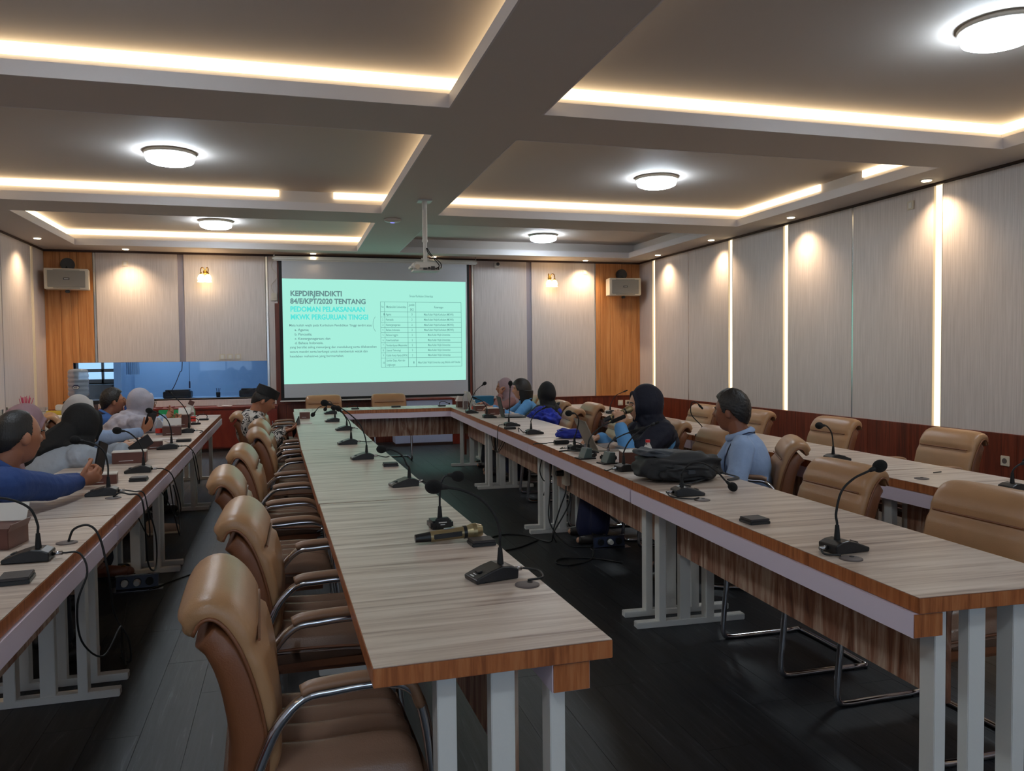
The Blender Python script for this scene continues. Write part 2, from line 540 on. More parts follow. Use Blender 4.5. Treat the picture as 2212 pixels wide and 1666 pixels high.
# cove LED tapes hidden behind the lips
def cove(c, r, label, skip=()):
    t = thing('cove_light', label, 'cove light', ((c[0] + c[1]) / 2, (r[0] + r[1]) / 2, ZL + .08), 0, 'warm light tapes in the ceiling coves')
    cx0, cy0 = (c[0] + c[1]) / 2, (r[0] + r[1]) / 2
    d = 0.148; z0, z1 = .088, .158
    segs = {'far': ((c[0] - d, r[1] + d - .022), (c[1] + d, r[1] + d)), 'near': ((c[0] - d, r[0] - d), (c[1] + d, r[0] - d + .022)),
            'left': ((c[0] - d, r[0] - d), (c[0] - d + .022, r[1] + d)), 'right': ((c[1] + d - .022, r[0] - d), (c[1] + d, r[1] + d))}
    for k, (a, b) in segs.items():
        if k in skip: continue
        if k == 'far' and 'fargap' in skip:
            for (u, v) in ((a[0], a[0] + (b[0] - a[0]) * .70), (a[0] + (b[0] - a[0]) * .84, b[0])):
                MB().box((u - cx0, a[1] - cy0, z0), (v - cx0, b[1] - cy0, z1)).build('light_tape', M['e_cove'], t)
            continue
        if k == 'right' and 'rightgap' in skip:
            for (u, v) in ((a[1], a[1] + (b[1] - a[1]) * .36), (a[1] + (b[1] - a[1]) * .55, b[1])):
                MB().box((a[0] - cx0, u - cy0, z0), (b[0] - cx0, v - cy0, z1)).build('light_tape', M['e_cove'], t)
            continue
        MB().box((a[0] - cx0, a[1] - cy0, z0), (b[0] - cx0, b[1] - cy0, z1)).build('light_tape', M['e_cove'], t)
cove(coff[0], rows[0], 'warm cove lighting of the left ceiling coffer above the camera')
cove(coff[0], rows[1], 'warm cove lighting of the nearest left ceiling coffer')
cove(coff[0], rows[2], 'warm cove lighting of the left coffer in the middle of the ceiling', ('fargap',))
cove(coff[0], rows[3], 'warm cove lighting of the left coffer nearest the screen wall')
cove(coff[1], rows[0], 'warm cove lighting of the right ceiling coffer above the camera')
cove(coff[1], rows[1], 'warm cove lighting of the nearest right ceiling coffer')
cove(coff[1], rows[2], 'warm cove lighting of the right coffer in the middle of the ceiling', ('rightgap',))

# ---- walls
# far wall: backing, boards, window opening X[-3.1,-.33] Z[.77,1.37]
WX0, WX1, WZ0, WZ1 = -3.1, -0.33, 0.80, 1.37
wf = MB()
wf.box((XL - .2, YF + .03, 0), (WX0, YF + .15, ZL)); wf.box((WX0, YF + .03, 0), (WX1, YF + .15, WZ0)); wf.box((WX0, YF + .03, WZ1), (WX1, YF + .15, ZL)); wf.box((WX1, YF + .03, 0), (XR + .2, YF + .15, ZL))
wall_far = structure('wall_far', wf, M['wp'], 'far wall with pale panels, oak boards and dark red wainscot')
def board(name, x0, x1, z0, z1, m, yoff=0.0, th=.03, par=None, bev=.003):
    b = MB().box((-(x1 - x0) / 2, 0, -(z1 - z0) / 2), ((x1 - x0) / 2, th, (z1 - z0) / 2))
    return b.build(name, m, par or wall_far, loc=((x0 + x1) / 2, YF + yoff, (z0 + z1) / 2), bevel=bev)
# oak boards left / right
for k, (a, b) in enumerate([(-3.45, -3.24), (-3.237, -3.01), (-3.007, -2.80)]):
    z0 = WZ1 if b > WX0 + .05 else ZW
    if k == 1:
        board('oak_board', a, WX0, ZW, 3.02, M['oak']); board('oak_board', WX0 + .002, b, WZ1, 3.02, M['oak'])
    else: board('oak_board', a, b, z0, 3.02, M['oak'])
board('mirror_strip', -2.795, -2.765, WZ1, 3.02, M['mirror'], -.002)
board('wall_panel', -2.76, -1.62, WZ1, 3.02, M['wp'])
board('recess_strip', -1.62, -1.53, WZ1, 3.02, M['lilac_recess'], .022, .008)
board('wall_panel', -1.53, -.335, WZ1, 3.02, M['wp'])
board('mirror_strip', -.33, -.295, WZ0 - .1, 3.02, M['mirror'], -.002)
board('wall_panel', -.29, -.15, ZW, 3.02, M['wp'])
board('wall_panel', -2.76, -.335, ZW, WZ0, M['wp'])
board('wall_panel', -3.1, -2.765, ZW, WZ0, M['wp'])
board('dark_board', -.20, .12, ZW, 2.28, M['wainscot'], -.012, .012)
board('dark_board', -.145, 2.995, ZW, 3.02, M['wainscot'])
board('mirror_strip', 3.0, 3.035, ZW, 3.02, M['mirror'], -.002)
board('wall_panel', 3.04, 3.97, ZW, 3.02, M['wp'])
board('recess_strip', 3.97, 4.06, ZW, 3.02, M['lilac_recess'], .022, .008)
board('wall_panel', 4.06, 5.225, ZW, 3.02, M['wp'])
board('mirror_strip', 5.228, 5.245, ZW, 3.02, M['mirror'], -.001)
for a, b in ((5.247, 5.33), (5.333, 5.52), (5.523, 5.74), (5.743, 5.93), (5.933, 6.09)):
    board('oak_board', a, b, ZW, 3.02, M['oak'])
for a in [-3.45 + .68 * k for k in range(14)]:
    board('wainscot_board', a, min(a + .677, 6.09), 0.0, ZW, M['wainscot'], -.012, .042)
structure('trim_1', MB().box((XL, YF - .014, 3.02), (XR, YF + .03, ZL)), M['trim'], 'dark trim line along the top of the far wall')
structure('trim_2', MB().box((XL, YF - .022, ZW - .012), (XR, YF + .0, ZW + .002)), M['wainscot'], 'cap rail on top of the far wainscot')
# window to the neighbouring room
win = thing('window_1', 'long low window to a blue-lit neighbouring room', None, ((WX0 + WX1) / 2, YF, WZ0)); del win['label']
win['kind'] = 'structure'
fr = MB()
W2 = (WX1 - WX0) / 2
fr.box((-W2, .03, -.02), (W2, .15, 0)); fr.box((-W2, .03, WZ1 - WZ0), (W2, .15, WZ1 - WZ0 + .012)); fr.box((-W2 - .012, .03, 0), (-W2, .15, WZ1 - WZ0)); fr.box((W2, .03, 0), (W2 + .012, .15, WZ1 - WZ0))
fr.build('window_frame', M['cream'], win)
MB().box((-W2, .08, 0), (W2, .086, WZ1 - WZ0)).build('pane', M['glass'], win)
MB().box((-W2, -.0, -.022), (W2, .13, 0.0)).build('window_sill', M['cream'], win)

def side_wall(name, X, inward, strips, gaps, label):
    """inward = -1 for the right wall (panels stand proud towards -X)"""
    back = MB()
    s = inward
    back.box((min(X - s * .04, X - s * .2), YB - .2, 0), (max(X - s * .04, X - s * .2), YF + .2, ZL))
    wl = structure(name, back, M['wp'], label)
    cuts = sorted([(y - wd / 2, y + wd / 2, k) for y, wd, k in [(y, .11, 'strip') for y in strips] + [(y, .026, 'gap') for y in gaps]])
    prev = YB; edges = []
    for a, b, k in cuts:
        edges.append((prev, a)); prev = b
    edges.append((prev, YF))
    def bx(y0, y1, z0, z1, x_in, x_out, nm, m, bev=.003):
        lo, hi = sorted((x_in, x_out))
        b = MB().box((-(hi - lo) / 2, -(y1 - y0) / 2, -(z1 - z0) / 2), ((hi - lo) / 2, (y1 - y0) / 2, (z1 - z0) / 2))
        return b.build(nm, m, wl, loc=((lo + hi) / 2, (y0 + y1) / 2, (z0 + z1) / 2), bevel=bev)
    for a, b in edges: bx(a, b, ZW, 3.025, X, X - s * .04, 'wall_panel', M['wp'])
    for a, b, k in cuts:
        if k == 'gap': bx(a, b, ZW, 3.02, X - s * .004, X - s * .03, 'mirror_strip', M['mirror'], 0)
    y = YB
    while y < YF - .01:
        y1 = min(y + .62, YF); bx(y + .0015, y1 - .0015, 0, ZW, X + s * .012, X - s * .04, 'wainscot_board', M['wainscot']); y = y1
    bx(YB, YF, 3.027, ZL, X + s * .012, X - s * .03, 'top_trim', M['trim'], 0)
    return wl
RS = [12.62, 10.14, 8.83, 6.37, 5.05, 2.6, 1.3, -1.2]; RG = [11.39, 7.59, 3.83, 0.05]
wall_right = side_wall('wall_right', XR, -1, RS, RG, 'right wall of pale panels with glowing vertical channels over red wainscot')
LS = [12.62, 10.14, 8.83, 6.37, 5.05, 2.6]; LG = [11.37, 7.59, 3.83]
wall_left = side_wall('wall_left', XL, 1, LS, LG, 'left wall of pale panels with glowing channel over wainscot')
wb = MB()
wb.box((XL - .2, YB - .12, 0), (XR + .2, YB, .95)).box((XL - .2, YB - .12, 2.45), (XR + .2, YB, ZU))
FILL_WIN = [(-3.0, -1.2), (-.3, 1.5), (2.4, 4.2)]  # unseen windows, added to let in cool fill from behind the camera
xa = XL - .2
for a, b in FILL_WIN:
    wb.box((xa, YB - .12, .95), (a, YB, 2.45)); xa = b
wb.box((xa, YB - .12, .95), (XR + .2, YB, 2.45))
structure('wall_back', wb, M['wp'], 'wall with three unseen windows added behind the viewpoint for fill daylight')
for k, (a, b) in enumerate(FILL_WIN):  # frames, panes and portals of the added fill windows
    t = thing('window_%d' % (k + 3), None, None, ((a + b) / 2, YB - .06, .95)); t['kind'] = 'structure'
    W_ = (b - a) / 2; f = MB()
    for x_ in (-W_, -.02, W_ - .05): f.box((x_, -.03, 0), (x_ + .05, .03, 1.5))
    f.box((-W_, -.03, 0), (W_, .03, .05)).box((-W_, -.03, 1.45), (W_, .03, 1.5))
    f.build('window_frame', M['white'], t)
    MB().box((-W_, -.003, 0), (W_, .003, 1.5)).build('pane', M['glass'], t)
    pl = bpy.data.lights.new('fill_day_portal', 'AREA'); pl.shape = 'RECTANGLE'; pl.size = b - a; pl.size_y = 1.5; pl.cycles.is_portal = True
    po = bpy.data.objects.new('fill_day_portal', pl); po.location = ((a + b) / 2, YB - .005, 1.7); po.rotation_euler = (-PI / 2, 0, 0); COL.objects.link(po)
where = {12.62: 'nearest the far corner', 10.14: 'second from the far corner', 8.83: 'third from the far corner', 6.37: 'fourth from the far corner, widest seen', 5.05: 'just beyond the right picture edge', 2.6: 'beside the camera, out of view', 1.3: 'behind the camera', -1.2: 'at the back of the room'}
def wall_strip(X, s, y, side, warm):
    t = thing('wall_light_channel', 'warm glowing vertical light channel in the %s wall, %s' % (side, where[y]), 'light strip', (X, y, ZW), 0, 'glowing wall channels')
    lo, hi = sorted((-s * .022, -s * .032))
    MB().box((lo, -.054, .0), (hi, .054, 3.03 - ZW)).build('diffuser', warm, t)
    lo, hi = sorted((s * .004, -s * .03))
    for q in (-1, 1): MB().box((lo, q * .055 - .0015, 0), (hi, q * .055 + .0015, 3.02 - ZW)).build('channel_edge', M['cream'], t)
for y in RS[:5]: wall_strip(XR, -1, y, 'right', M['e_strip'])
M['e_strip_dim'] = emis('wall_strip_dim', (1.0, 0.74, 0.46, 1), 0.42)
for y in LS[:1]: wall_strip(XL, 1, y, 'left', M['e_strip_dim'])

# ---- neighbouring room seen through the window
for nm, a_, b_ in (('wall_neighbour_far', (-4.6, 16.2, -.05), (1.2, 16.3, 2.6)), ('wall_neighbour_left', (-4.7, YF + .15, -.05), (-4.6, 16.3, 2.6)), ('wall_neighbour_right', (1.2, YF + .15, -.05), (1.3, 16.3, 2.6)),
                   ('ceiling_neighbour', (-4.7, YF + .15, 2.6), (1.3, 16.3, 2.7)), ('floor_neighbour', (-4.7, YF + .15, -.06), (1.3, 16.3, 0))):
    structure(nm, MB().box(a_, b_), M['blue_wall'])
structure('wall_neighbour_partition', MB().box((-2.9, 15.0, 0), (-2.78, 16.2, 2.6)), M['blue_wall'], 'blue partition edge in the neighbouring room')
lt = bpy.data.lights.new('neighbour_room_light', 'AREA'); lt.energy = 12; lt.color = (0.62, 0.80, 1.0); lt.size = 2.2
lo_ = bpy.data.objects.new('neighbour_room_light', lt); lo_.location = (-1.2, 14.8, 2.55); COL.objects.link(lo_)
lt2 = bpy.data.lights.new('neighbour_room_light', 'AREA'); lt2.energy = 24; lt2.color = (0.66, 0.84, 1.0); lt2.size = 0.8
lo2 = bpy.data.objects.new('neighbour_room_light', lt2); lo2.location = (-2.4, 15.2, 2.5); COL.objects.link(lo2)
# outside window of that room with dark bars
ow = thing('window_2', None, None, (-3.55, 15.9, 0.2)); ow['kind'] = 'structure'
MB().box((-.62, .02, .45), (.62, .04, 1.75)).build('pane', M['e_sky'], ow)
fb = MB()
for x_ in (-.62, -.12, .30, .60): fb.box((x_ - .02, -.03, .3), (x_ + .02, .02, 1.8))
for z_ in (.46, .76, 1.02, 1.32, 1.75): fb.box((-.62, -.03, z_ - .03), (.62, .02, z_ + .03))
fb.box((-.62, -.03, .0), (.62, .02, .86))
fb.build('window_bars', M['black'], ow)
bd = thing('cupboard', 'dark cupboard below the bright window in the neighbouring room', 'cupboard', (-3.6, 15.5, 0))
MB().box((-.75, -.2, 0), (.62, .2, .98), bev=.01).build('body', M['black'], bd)
for k in range(2): MB().box((-.72 + k * .67, -.215, .05), (-.08 + k * .67, -.2, .76)).build('door', M['black'], bd)
bp2 = thing('hanging_cloth', 'blue hanging cloth beside the dark frame in the neighbouring room', 'curtain', (-2.62, 15.2, 1.15))
cb = MB()
for k in range(6): cb.cyl((-.10 + k * .035, 0, 0), (-.10 + k * .035, 0, .6), .02, .02, 8)
cb.build('cloth', M['blue_wall'], bp2)
def clutter_printer(x, y, z, w_, lab):
    t = thing('office_printer', lab, 'printer', (x, y, z))
    MB().box((-w_ / 2, -.14, 0), (w_ / 2, .14, .11), bev=.01).build('body', M['black'], t)
    MB().box((-w_ / 2 + .03, -.12, .11), (w_ / 2 - .03, .1, .135), bev=.006).build('lid', M['black'], t)
    MB().box((-w_ / 2 + .05, -.17, .02), (w_ / 2 - .05, -.13, .03)).build('paper_tray', M['black'], t)
dk = thing('office_desk', 'long desk in the blue-lit neighbouring room', 'desk', (-1.3, 14.0, 0))
MB().box((-1.15, -.3, .74), (1.15, .3, .78)).build('desktop', M['blue_wall'], dk)
for sx in (-1.1, 1.06):
    for sy in (-.27, .23): MB().box((sx, sy, 0), (sx + .04, sy + .04, .74)).build('leg', M['black'], dk)
clutter_printer(-1.75, 13.95, .78, .42, 'dark low printer behind the window, left of the row of office gear')
clutter_printer(-.55, 13.95, .78, .50, 'dark wide printer behind the window beside the screen wall')
ph = thing('desk_organizer', 'small pot of pens standing behind the low window', 'pen pot', (-1.13, 13.9, .78))
MB().lathe([(.03, 0), (.035, .08), (.03, .08), (.026, .01)], seg=12).build('pot', M['black'], ph)
for k in range(3): MB().cyl((.01 * (k - 1), 0, .02), (.03 * (k - 1), .005, .15), .004, seg=6).build('pen', M['navy'], ph)
o = MB().tube(spline([(-1.60, 13.5, 2.6), (-1.62, 13.5, 1.37), (-1.66, 13.5, 1.2), (-1.74, 13.5, 1.0), (-1.8, 13.5, .9)]), .006).build('hanging_cable', M['cord']); prop(o, 'thin dark cable hanging slantwise behind the low window', 'cable')
t = thing('hanging_remote', 'small remote control hanging on a cord behind the window', 'remote control', (-1.52, 13.5, .95))
MB().box((-.012, -.006, 0), (.012, .006, .11), bev=.003).build('body', M['navy'], t)
MB().cyl((0, 0, .11), (0, 0, 1.65), .003, seg=6).build('cord', M['cord'], t)

# ================================================================== CEILING FIXTURES
def ceiling_lamp(x, y, label):
    t = thing('ceiling_lamp', label, 'ceiling lamp', (x, y, ZU), 0, 'round cool white ceiling lamps')
    MB().lathe([(.215, 0), (.225, -.012), (.222, -.03), (.205, -.035)], seg=40).build('base', M['white'], t, smooth=True)
    MB().lathe([(.205, -.032), (.208, -.06), (.198, -.085), (.16, -.102), (.09, -.110), (.01, -.112)], seg=40).build('diffuser', M['e_lamp'], t, smooth=True)
ceiling_lamp(-1.0, 7.85, 'bright round ceiling lamp in the middle left coffer')
ceiling_lamp(-.92, 11.6, 'bright round ceiling lamp in the far left coffer')
ceiling_lamp(3.8, 7.8, 'bright round ceiling lamp in the middle right coffer')
ceiling_lamp(3.86, 11.9, 'bright round ceiling lamp in the unlit far right coffer')
ceiling_lamp(3.98, 3.72, 'bright round ceiling lamp in the nearest right coffer, cut by the picture corner')
ceiling_lamp(-1.0, -.4, 'round ceiling lamp in the left coffer behind the camera')
ceiling_lamp(3.9, -.4, 'round ceiling lamp in the right coffer behind the camera')
ceiling_lamp(-1.0, 3.7, 'bright round ceiling lamp in the nearest left coffer, above the picture')
DL = [(-3.2, 12.0, 'by the left wall'), (-2.29, 12.93, 'above the left oak boards'), (.4, 12.93, 'above the left part of the screen'), (2.32, 12.98, 'behind the projector'),
      (4.98, 13.0, 'above the right sconce'), (5.9, 12.07, 'over the far right corner channel'), (5.89, 10.33, 'over the second glowing channel'), (5.87, 8.41, 'over the third glowing channel'),
      (5.9, 6.32, 'over the widest glowing channel'), (5.9, 4.2, 'just beyond the right picture edge'), (-3.2, 8.2, 'over the left wall behind the people'), (-3.2, 4.2, 'over the near left wall')]
for k, (x, y, wh) in enumerate(DL):
    t = thing('downlight', 'small round warm downlight %s' % wh, 'downlight', (x, y, ZL), 0, 'warm downlights around the ceiling edge')
    MB().lathe([(.03, -.004), (.055, -.006), (.058, 0), (.03, 0)], seg=24).build('ring', M['white'], t, smooth=True)
    MB().lathe([(.046, -.009), (.04, -.013), (.003, -.014)], seg=24).build('lens', M['e_down'], t)
    sl = bpy.data.lights.new('downlight_beam', 'SPOT'); sl.energy = E_DOWN; sl.color = (1, .72, .45); sl.spot_size = math.radians(125); sl.spot_blend = 1.0; sl.shadow_soft_size = .04
    so = bpy.data.objects.new('downlight_beam', sl); so.location = (0, 0, -.03); so.parent = t; COL.objects.link(so)
    if k in (2, 3): sl.energy = 7

# projector on its pole
t = thing('projector', 'white ceiling projector on a pole with black cables', 'projector', (1.40, 8.34, ZL))
MB().box((-.075, -.075, -.018), (.075, .075, 0), bev=.004).build('ceiling_plate', M['white'], t)
MB().cyl((0, 0, -.018), (0, 0, -.42), .026, seg=20).build('outer_pole', M['white'], t, smooth=True, angle=.6)
MB().cyl((0, 0, -.42), (0, 0, -.60), .020, seg=20).cyl((0, 0, -.415), (0, 0, -.435), .031, seg=20).build('inner_pole', M['white'], t, smooth=True, angle=.6)
MB().box((-.02, -.025, -.65), (.02, .025, -.585), bev=.006).cyl((-.04, 0, -.615), (.04, 0, -.615), .012).box((-.11, -.06, -.662), (.11, .06, -.65), bev=.003).build('mount_bracket', M['white'], t)
MB().box((-.165, -.12, -.745), (.165, .12, -.665), bev=.028).build('body', M['white'], t, smooth=True, angle=.9)
MB().cyl((-.10, -.121, -.705), (-.10, -.112, -.705), .026, seg=20).build('vent', M['cream'], t)
pn = MB()
for k, (a, b) in enumerate([(-.04, .0), (.01, .03), (.04, .08), (.09, .10), (.11, .125)]): pn.box((a, -.124, -.735 + .004 * (k % 2)), (b, -.115, -.715 + .008 * (k % 3)))
pn.build('connector_panel', M['black'], t)
MB().cyl((.08, .118, -.705), (.08, .14, -.705), .03, seg=20).build('lens', M['black'], t)
MB().tube(spline([(.012, -.02, -.50), (.03, -.05, -.56), (.10, -.14, -.66), (.12, -.145, -.70), (.09, -.13, -.725)]), .005).build('cable', M['cord'], t, smooth=True)
MB().tube(spline([(.018, -.02, -.50), (.06, -.06, -.58), (.13, -.14, -.66), (.145, -.14, -.70), (.14, -.125, -.72)]), .005).build('cable', M['cord'], t, smooth=True)
# wifi/smoke disc
t = thing('ceiling_access_point', 'flat round white ceiling disc with a blue light', 'access point', (1.22, 9.57, ZL))
MB().lathe([(.10, 0), (.105, -.006), (.095, -.024), (.06, -.036), (.032, -.04)], seg=28).build('body', M['white'], t, smooth=True)
MB().lathe([(.03, -.039), (.026, -.043), (.002, -.044)], seg=20).build('indicator', M['e_ind'], t)

# ================================================================== FAR WALL FITTINGS
def speaker(x, rz, label):
    t = thing('wall_speaker', label, 'speaker', (x, 12.98, 2.44), rz, 'wall speakers beside the far corners')
    MB().box((-.285, -.11, 0), (.285, .12, .30), bev=.008).build('cabinet', M['cream'], t)
    MB().box((-.24, -.122, .03), (.24, -.108, .27), bev=.004).build('grille', M['spk_grille'], t)
    MB().box((-.17, -.116, .275), (.17, -.11, .285)).box((-.17, -.116, .012), (.17, -.11, .022)).build('groove', M['spk_grille'], t)
    b = MB().box((-.04, -.127, .135), (.04, -.121, .165)).build('badge', M['black'], t)
    MB().box((-.028, -.1285, .146), (.028, -.1268, .154)).build('badge_mark', M['white_print'], b)
    MB().tube(spline([(0, .14, .30), (0, .02, .33), (0, .0, .30)]), .016).box((-.03, -.02, -.045), (.03, .05, .0), bev=.01).build('bracket', M['black'], t)
    q = MB()
    q.cyl((0, .09, .38), (0, .15, .38), .095, seg=28); q.cyl((0, .075, .38), (0, .09, .38), .075, .055, seg=28)
    q.build('ceiling_horn', M['black'], t, smooth=True, angle=.5)
    return t

def add_text(s, parent, size, m, loc, rot, sx=1.0, bold=0.0, align='LEFT', name='lettering', ext=0.0005):
    cu = bpy.data.curves.new(name, 'FONT')
    cu.body = s; cu.size = size; cu.extrude = ext; cu.offset = bold; cu.align_x = align
    cu.resolution_u = 3
    tmp = bpy.data.objects.new(name, cu)
    me = evaluated(tmp)
    bpy.data.objects.remove(tmp); bpy.data.curves.remove(cu)
    me.materials.clear(); me.materials.append(m)
    o = bpy.data.objects.new(name, me); COL.objects.link(o)
    if parent is not None: o.parent = parent
    o.location = loc; o.rotation_euler = rot; o.scale = (sx, 1, 1)
    return o
speaker(-3.09, math.radians(8), 'cream box speaker with round black horn on the left oak boards')
speaker(5.68, math.radians(-6), 'cream box speaker with round black horn on the right oak boards')

def sconce(x, label):
    t = thing('wall_sconce', label, 'wall lamp', (x, YF, 2.62), 0, 'brass wall sconces')
    MB().lathe([(.035, 0), (.03, .012), (.012, .018)], seg=20).build('backplate', M['brass'], t, rot=(PI / 2, 0, 0), loc=(0, 0, .13))
    for s_ in (-1, 1):
        MB().tube(spline([(0, -.012, .13), (s_ * .03, -.05, .20), (s_ * .055, -.10, .17), (s_ * .05, -.12, .10)]), .007).ell((s_ * .05, -.12, .10), (.018, .018, .02)).build('arm', M['brass'], t, smooth=True)
        MB().lathe([(.018, 0), (.04, -.02), (.052, -.06), (.045, -.10), (.058, -.115), (.05, -.112), (.008, -.05)], c=(s_ * .05, -.12, .085), seg=18).build('glass_shade', M['e_bulb'], t, smooth=True)
    pl = bpy.data.lights.new('sconce_glow', 'POINT'); pl.energy = 4.5; pl.color = (1, .66, .34); pl.shadow_soft_size = .06
    po = bpy.data.objects.new('sconce_glow', pl); po.location = (0, -.22, .0); po.parent = t; COL.objects.link(po)
sconce(-1.22, 'lit brass wall sconce left of the projection screen')
sconce(4.39, 'lit brass wall sconce right of the projection screen')

def plate(x, z, label, y=YF, sock=False, w_=.085, group=None):
    t = thing('wall_switch' if not sock else 'wall_socket', label, 'switch' if not sock else 'socket', (x, y, z), 0, group)
    MB().box((-w_ / 2, -.012, -w_ / 2), (w_ / 2, .0, w_ / 2), bev=.004).build('plate', M['cream'], t)
    if sock: MB().cyl((0, -.016, 0), (0, -.010, 0), .024, seg=18).build('socket_well', M['grey_disc'], t)
    else: MB().box((-w_ / 4, -.016, -w_ / 3.2), (w_ / 4, -.011, w_ / 3.2), bev=.002).build('rocker', M['white'], t)
    return t
for k, x in enumerate((-1.0, -.885, -.765)):
    plate(x, 1.44, ['leftmost', 'middle', 'rightmost'][k] + ' of three light switches above the low window', w_=.09, group='three light switches')
plate(-2.35, 2.86, 'small white thermostat under the downlight on the far left panel')
plate(5.05, 2.86, 'small white thermostat high beside the right oak boards')
plate(5.7, .548, 'blank cream wall plate on the wainscot in the far right corner', y=YF - .012, w_=.095)
plate(5.84, .545, 'cream wall socket on the wainscot in the far right corner', y=YF - .012, sock=True, w_=.095)
def side_plate(y, z, label, sock):
    t = plate(0, 0, label, sock=sock, w_=.09)
    t.location = (XR - .012 if sock else XR, y, z); t.rotation_euler = (0, 0, -PI / 2)
side_plate(5.57, .44, 'cream wall socket on the right wainscot near the picture edge', True)
side_plate(6.72, 2.89, 'small white thermostat high on the right wall', False)
# camera
t = thing('security_camera', 'small white security camera right of the screen top', 'camera', (3.44, 13.2, 2.955))
MB().box((-.05, -.07, -.045), (.04, 0, .045), bev=.01).build('housing', M['white'], t)
MB().cyl((.005, -.085, .01), (.005, -.068, .01), .028, seg=20).build('lens', M['black'], t)
# wall telephone / junction box left of the screen
t = thing('junction_box', 'small white box with wire on the wall left of the screen', 'junction box', (-.205, 13.2, 2.38))
MB().box((-.045, -.03, -.06), (.045, 0, .06), bev=.006).build('box', M['cream'], t)
MB().tube(spline([(.0, -.01, .06), (-.04, -.01, .18), (.05, -.01, .32), (-.03, -.01, .48), (.02, -.01, .62)]), .0035).build('wire', M['cream'], t)

# projection screen
YS = 12.93
t = thing('projection_screen', 'pull-down projection screen showing a pale green slide', 'projection screen', (1.39, YS, 0))
ox = 1.39
MB().box((-.218 - ox, .0, 2.925), (3.045 - ox, .08, 2.998), bev=.02).build('case', M['white'], t)
for x_ in (-.19, 3.02): MB().tube([(x_ - ox, .03, 2.99), (x_ - ox, .03, 3.05)], .006).box((x_ - ox - .012, .02, 2.99), (x_ - ox + .012, .045, 3.01)).build('hanging_hook', M['steel'], t)
MB().box((-.128 - ox, .034, .742), (2.905 - ox, .040, 2.93)).build('black_border', M['screenblack'], t)
MB().box((-.079 - ox, .028, .785), (2.865 - ox, .0335, 2.928)).build('fabric', M['screenfab'], t)
MB().box((-.146 - ox, .022, .722), (2.92 - ox, .052, .745), bev=.006).build('bottom_bar', M['white'], t)
sb = bmesh.new()
y_ = .0265
cs = [(-.079, 2.651), (2.844, 2.638), (2.830, 1.018), (-.079, 1.001)]
vf = [sb.verts.new((a - ox, y_, b)) for a, b in cs]; vb = [sb.verts.new((a - ox, y_ + .001, b)) for a, b in cs]
sb.faces.new(vf); sb.faces.new(vb[::-1])
for i in range(4): sb.faces.new((vf[i], vb[i], vb[(i + 1) % 4], vf[(i + 1) % 4]))
q = MB(); q.bm.free(); q.bm = sb
slide = q.build('slide', M['e_slide'], t)
TR = (PI / 2, 0, 0)
def st(s_, x, z, capz, width=None, m='e_text', bold=0.0, align='LEFT'):
    """one line of slide text; capz = capital height, width = measured length"""
    size = capz / 0.69
    o = add_text(s_, slide, size, M[m], (x - ox, y_ - .0012, z), TR, 1.0, bold * size, 'LEFT')
    wd = max(v.co.x for v in o.data.vertices) - min(v.co.x for v in o.data.vertices)
    if width:
        o.scale = (width / wd, 1, 1)
        if align == 'CENTER': o.location.x = x - ox - width / 2
    elif align == 'CENTER': o.location.x = x - ox - wd / 2
    return o
st('KEPDIRJENDIKTI', .04, 2.383, .078, .787, bold=.035)
st('84/E/KPT/2020 TENTANG', .038, 2.262, .078, 1.165, bold=.035)
st('PEDOMAN PELAKSANAAN', .035, 2.138, .077, 1.148, 'e_cyan', .035)
st('MKWK PERGURUAN TINGGI', .037, 2.015, .077, 1.197, 'e_cyan', .035)
st('Mata kuliah wajib pada Kurikulum Pendidikan Tinggi terdiri atas:', .014, 1.905, .036, 1.281, bold=.008)
st('a. Agama;', .095, 1.834, .036, .214, bold=.012)
st('b. Pancasila;', .095, 1.764, .036, .26, bold=.012)
st('c. Kewarganegaraan; dan', .095, 1.695, .036, .543, bold=.012)
st('d. Bahasa Indonesia.', .095, 1.627, .036, .433, bold=.012)
st('yang bersifat saling menunjang dan mendukung serta dilaksanakan', .019, 1.562, .036, 1.346, bold=.008)
st('secara mandiri serta berfungsi untuk membentuk watak dan', .017, 1.490, .036, 1.201, bold=.008)
st('keadaban mahasiswa yang bermartabat.', .016, 1.420, .036, .827, bold=.008)
st('Strutur Kurikulum Universitas', 2.10, 2.378, .038, .383, 'e_text2', align='CENTER', bold=.008)
rowz = [2.298, 2.139, 2.056, 1.971, 1.888, 1.806, 1.723, 1.641, 1.557, 1.476, 1.395, 1.246]
colx = [1.436, 1.503, 1.876, 2.007, 2.762]
g = MB()
for z in rowz: g.box((colx[0] - ox - .003, y_ - .001, z - .003), (colx[-1] - ox + .003, y_ - .0004, z + .003))
for x in colx: g.box((x - ox - .003, y_ - .001, rowz[-1]), (x - ox + .003, y_ - .0004, rowz[0]))
g.build('table_grid', M['e_text2'], slide)
g = MB().tube([Vector((1.385 - ox - .07 * math.cos(a), y_ - .001, 1.942 + .13 * math.sin(a))) for a in [(-1.15 + 2.3 * k / 16) for k in range(17)]], .0028, 6)
g.build('bracket_curve', M['e_text'], slide)
st('No', 1.47, 2.20, .038, .036, 'e_text2', align='CENTER'); st('Matakuliah Universitas', 1.69, 2.20, .038, .32, 'e_text2', align='CENTER', bold=.01)
st('Jumlah', 1.942, 2.235, .036, .095, 'e_text2', align='CENTER', bold=.01); st('SKS', 1.942, 2.160, .036, .06, 'e_text2', align='CENTER', bold=.01)
st('Keterangan', 2.385, 2.20, .038, .15, 'e_text2', align='CENTER', bold=.01)
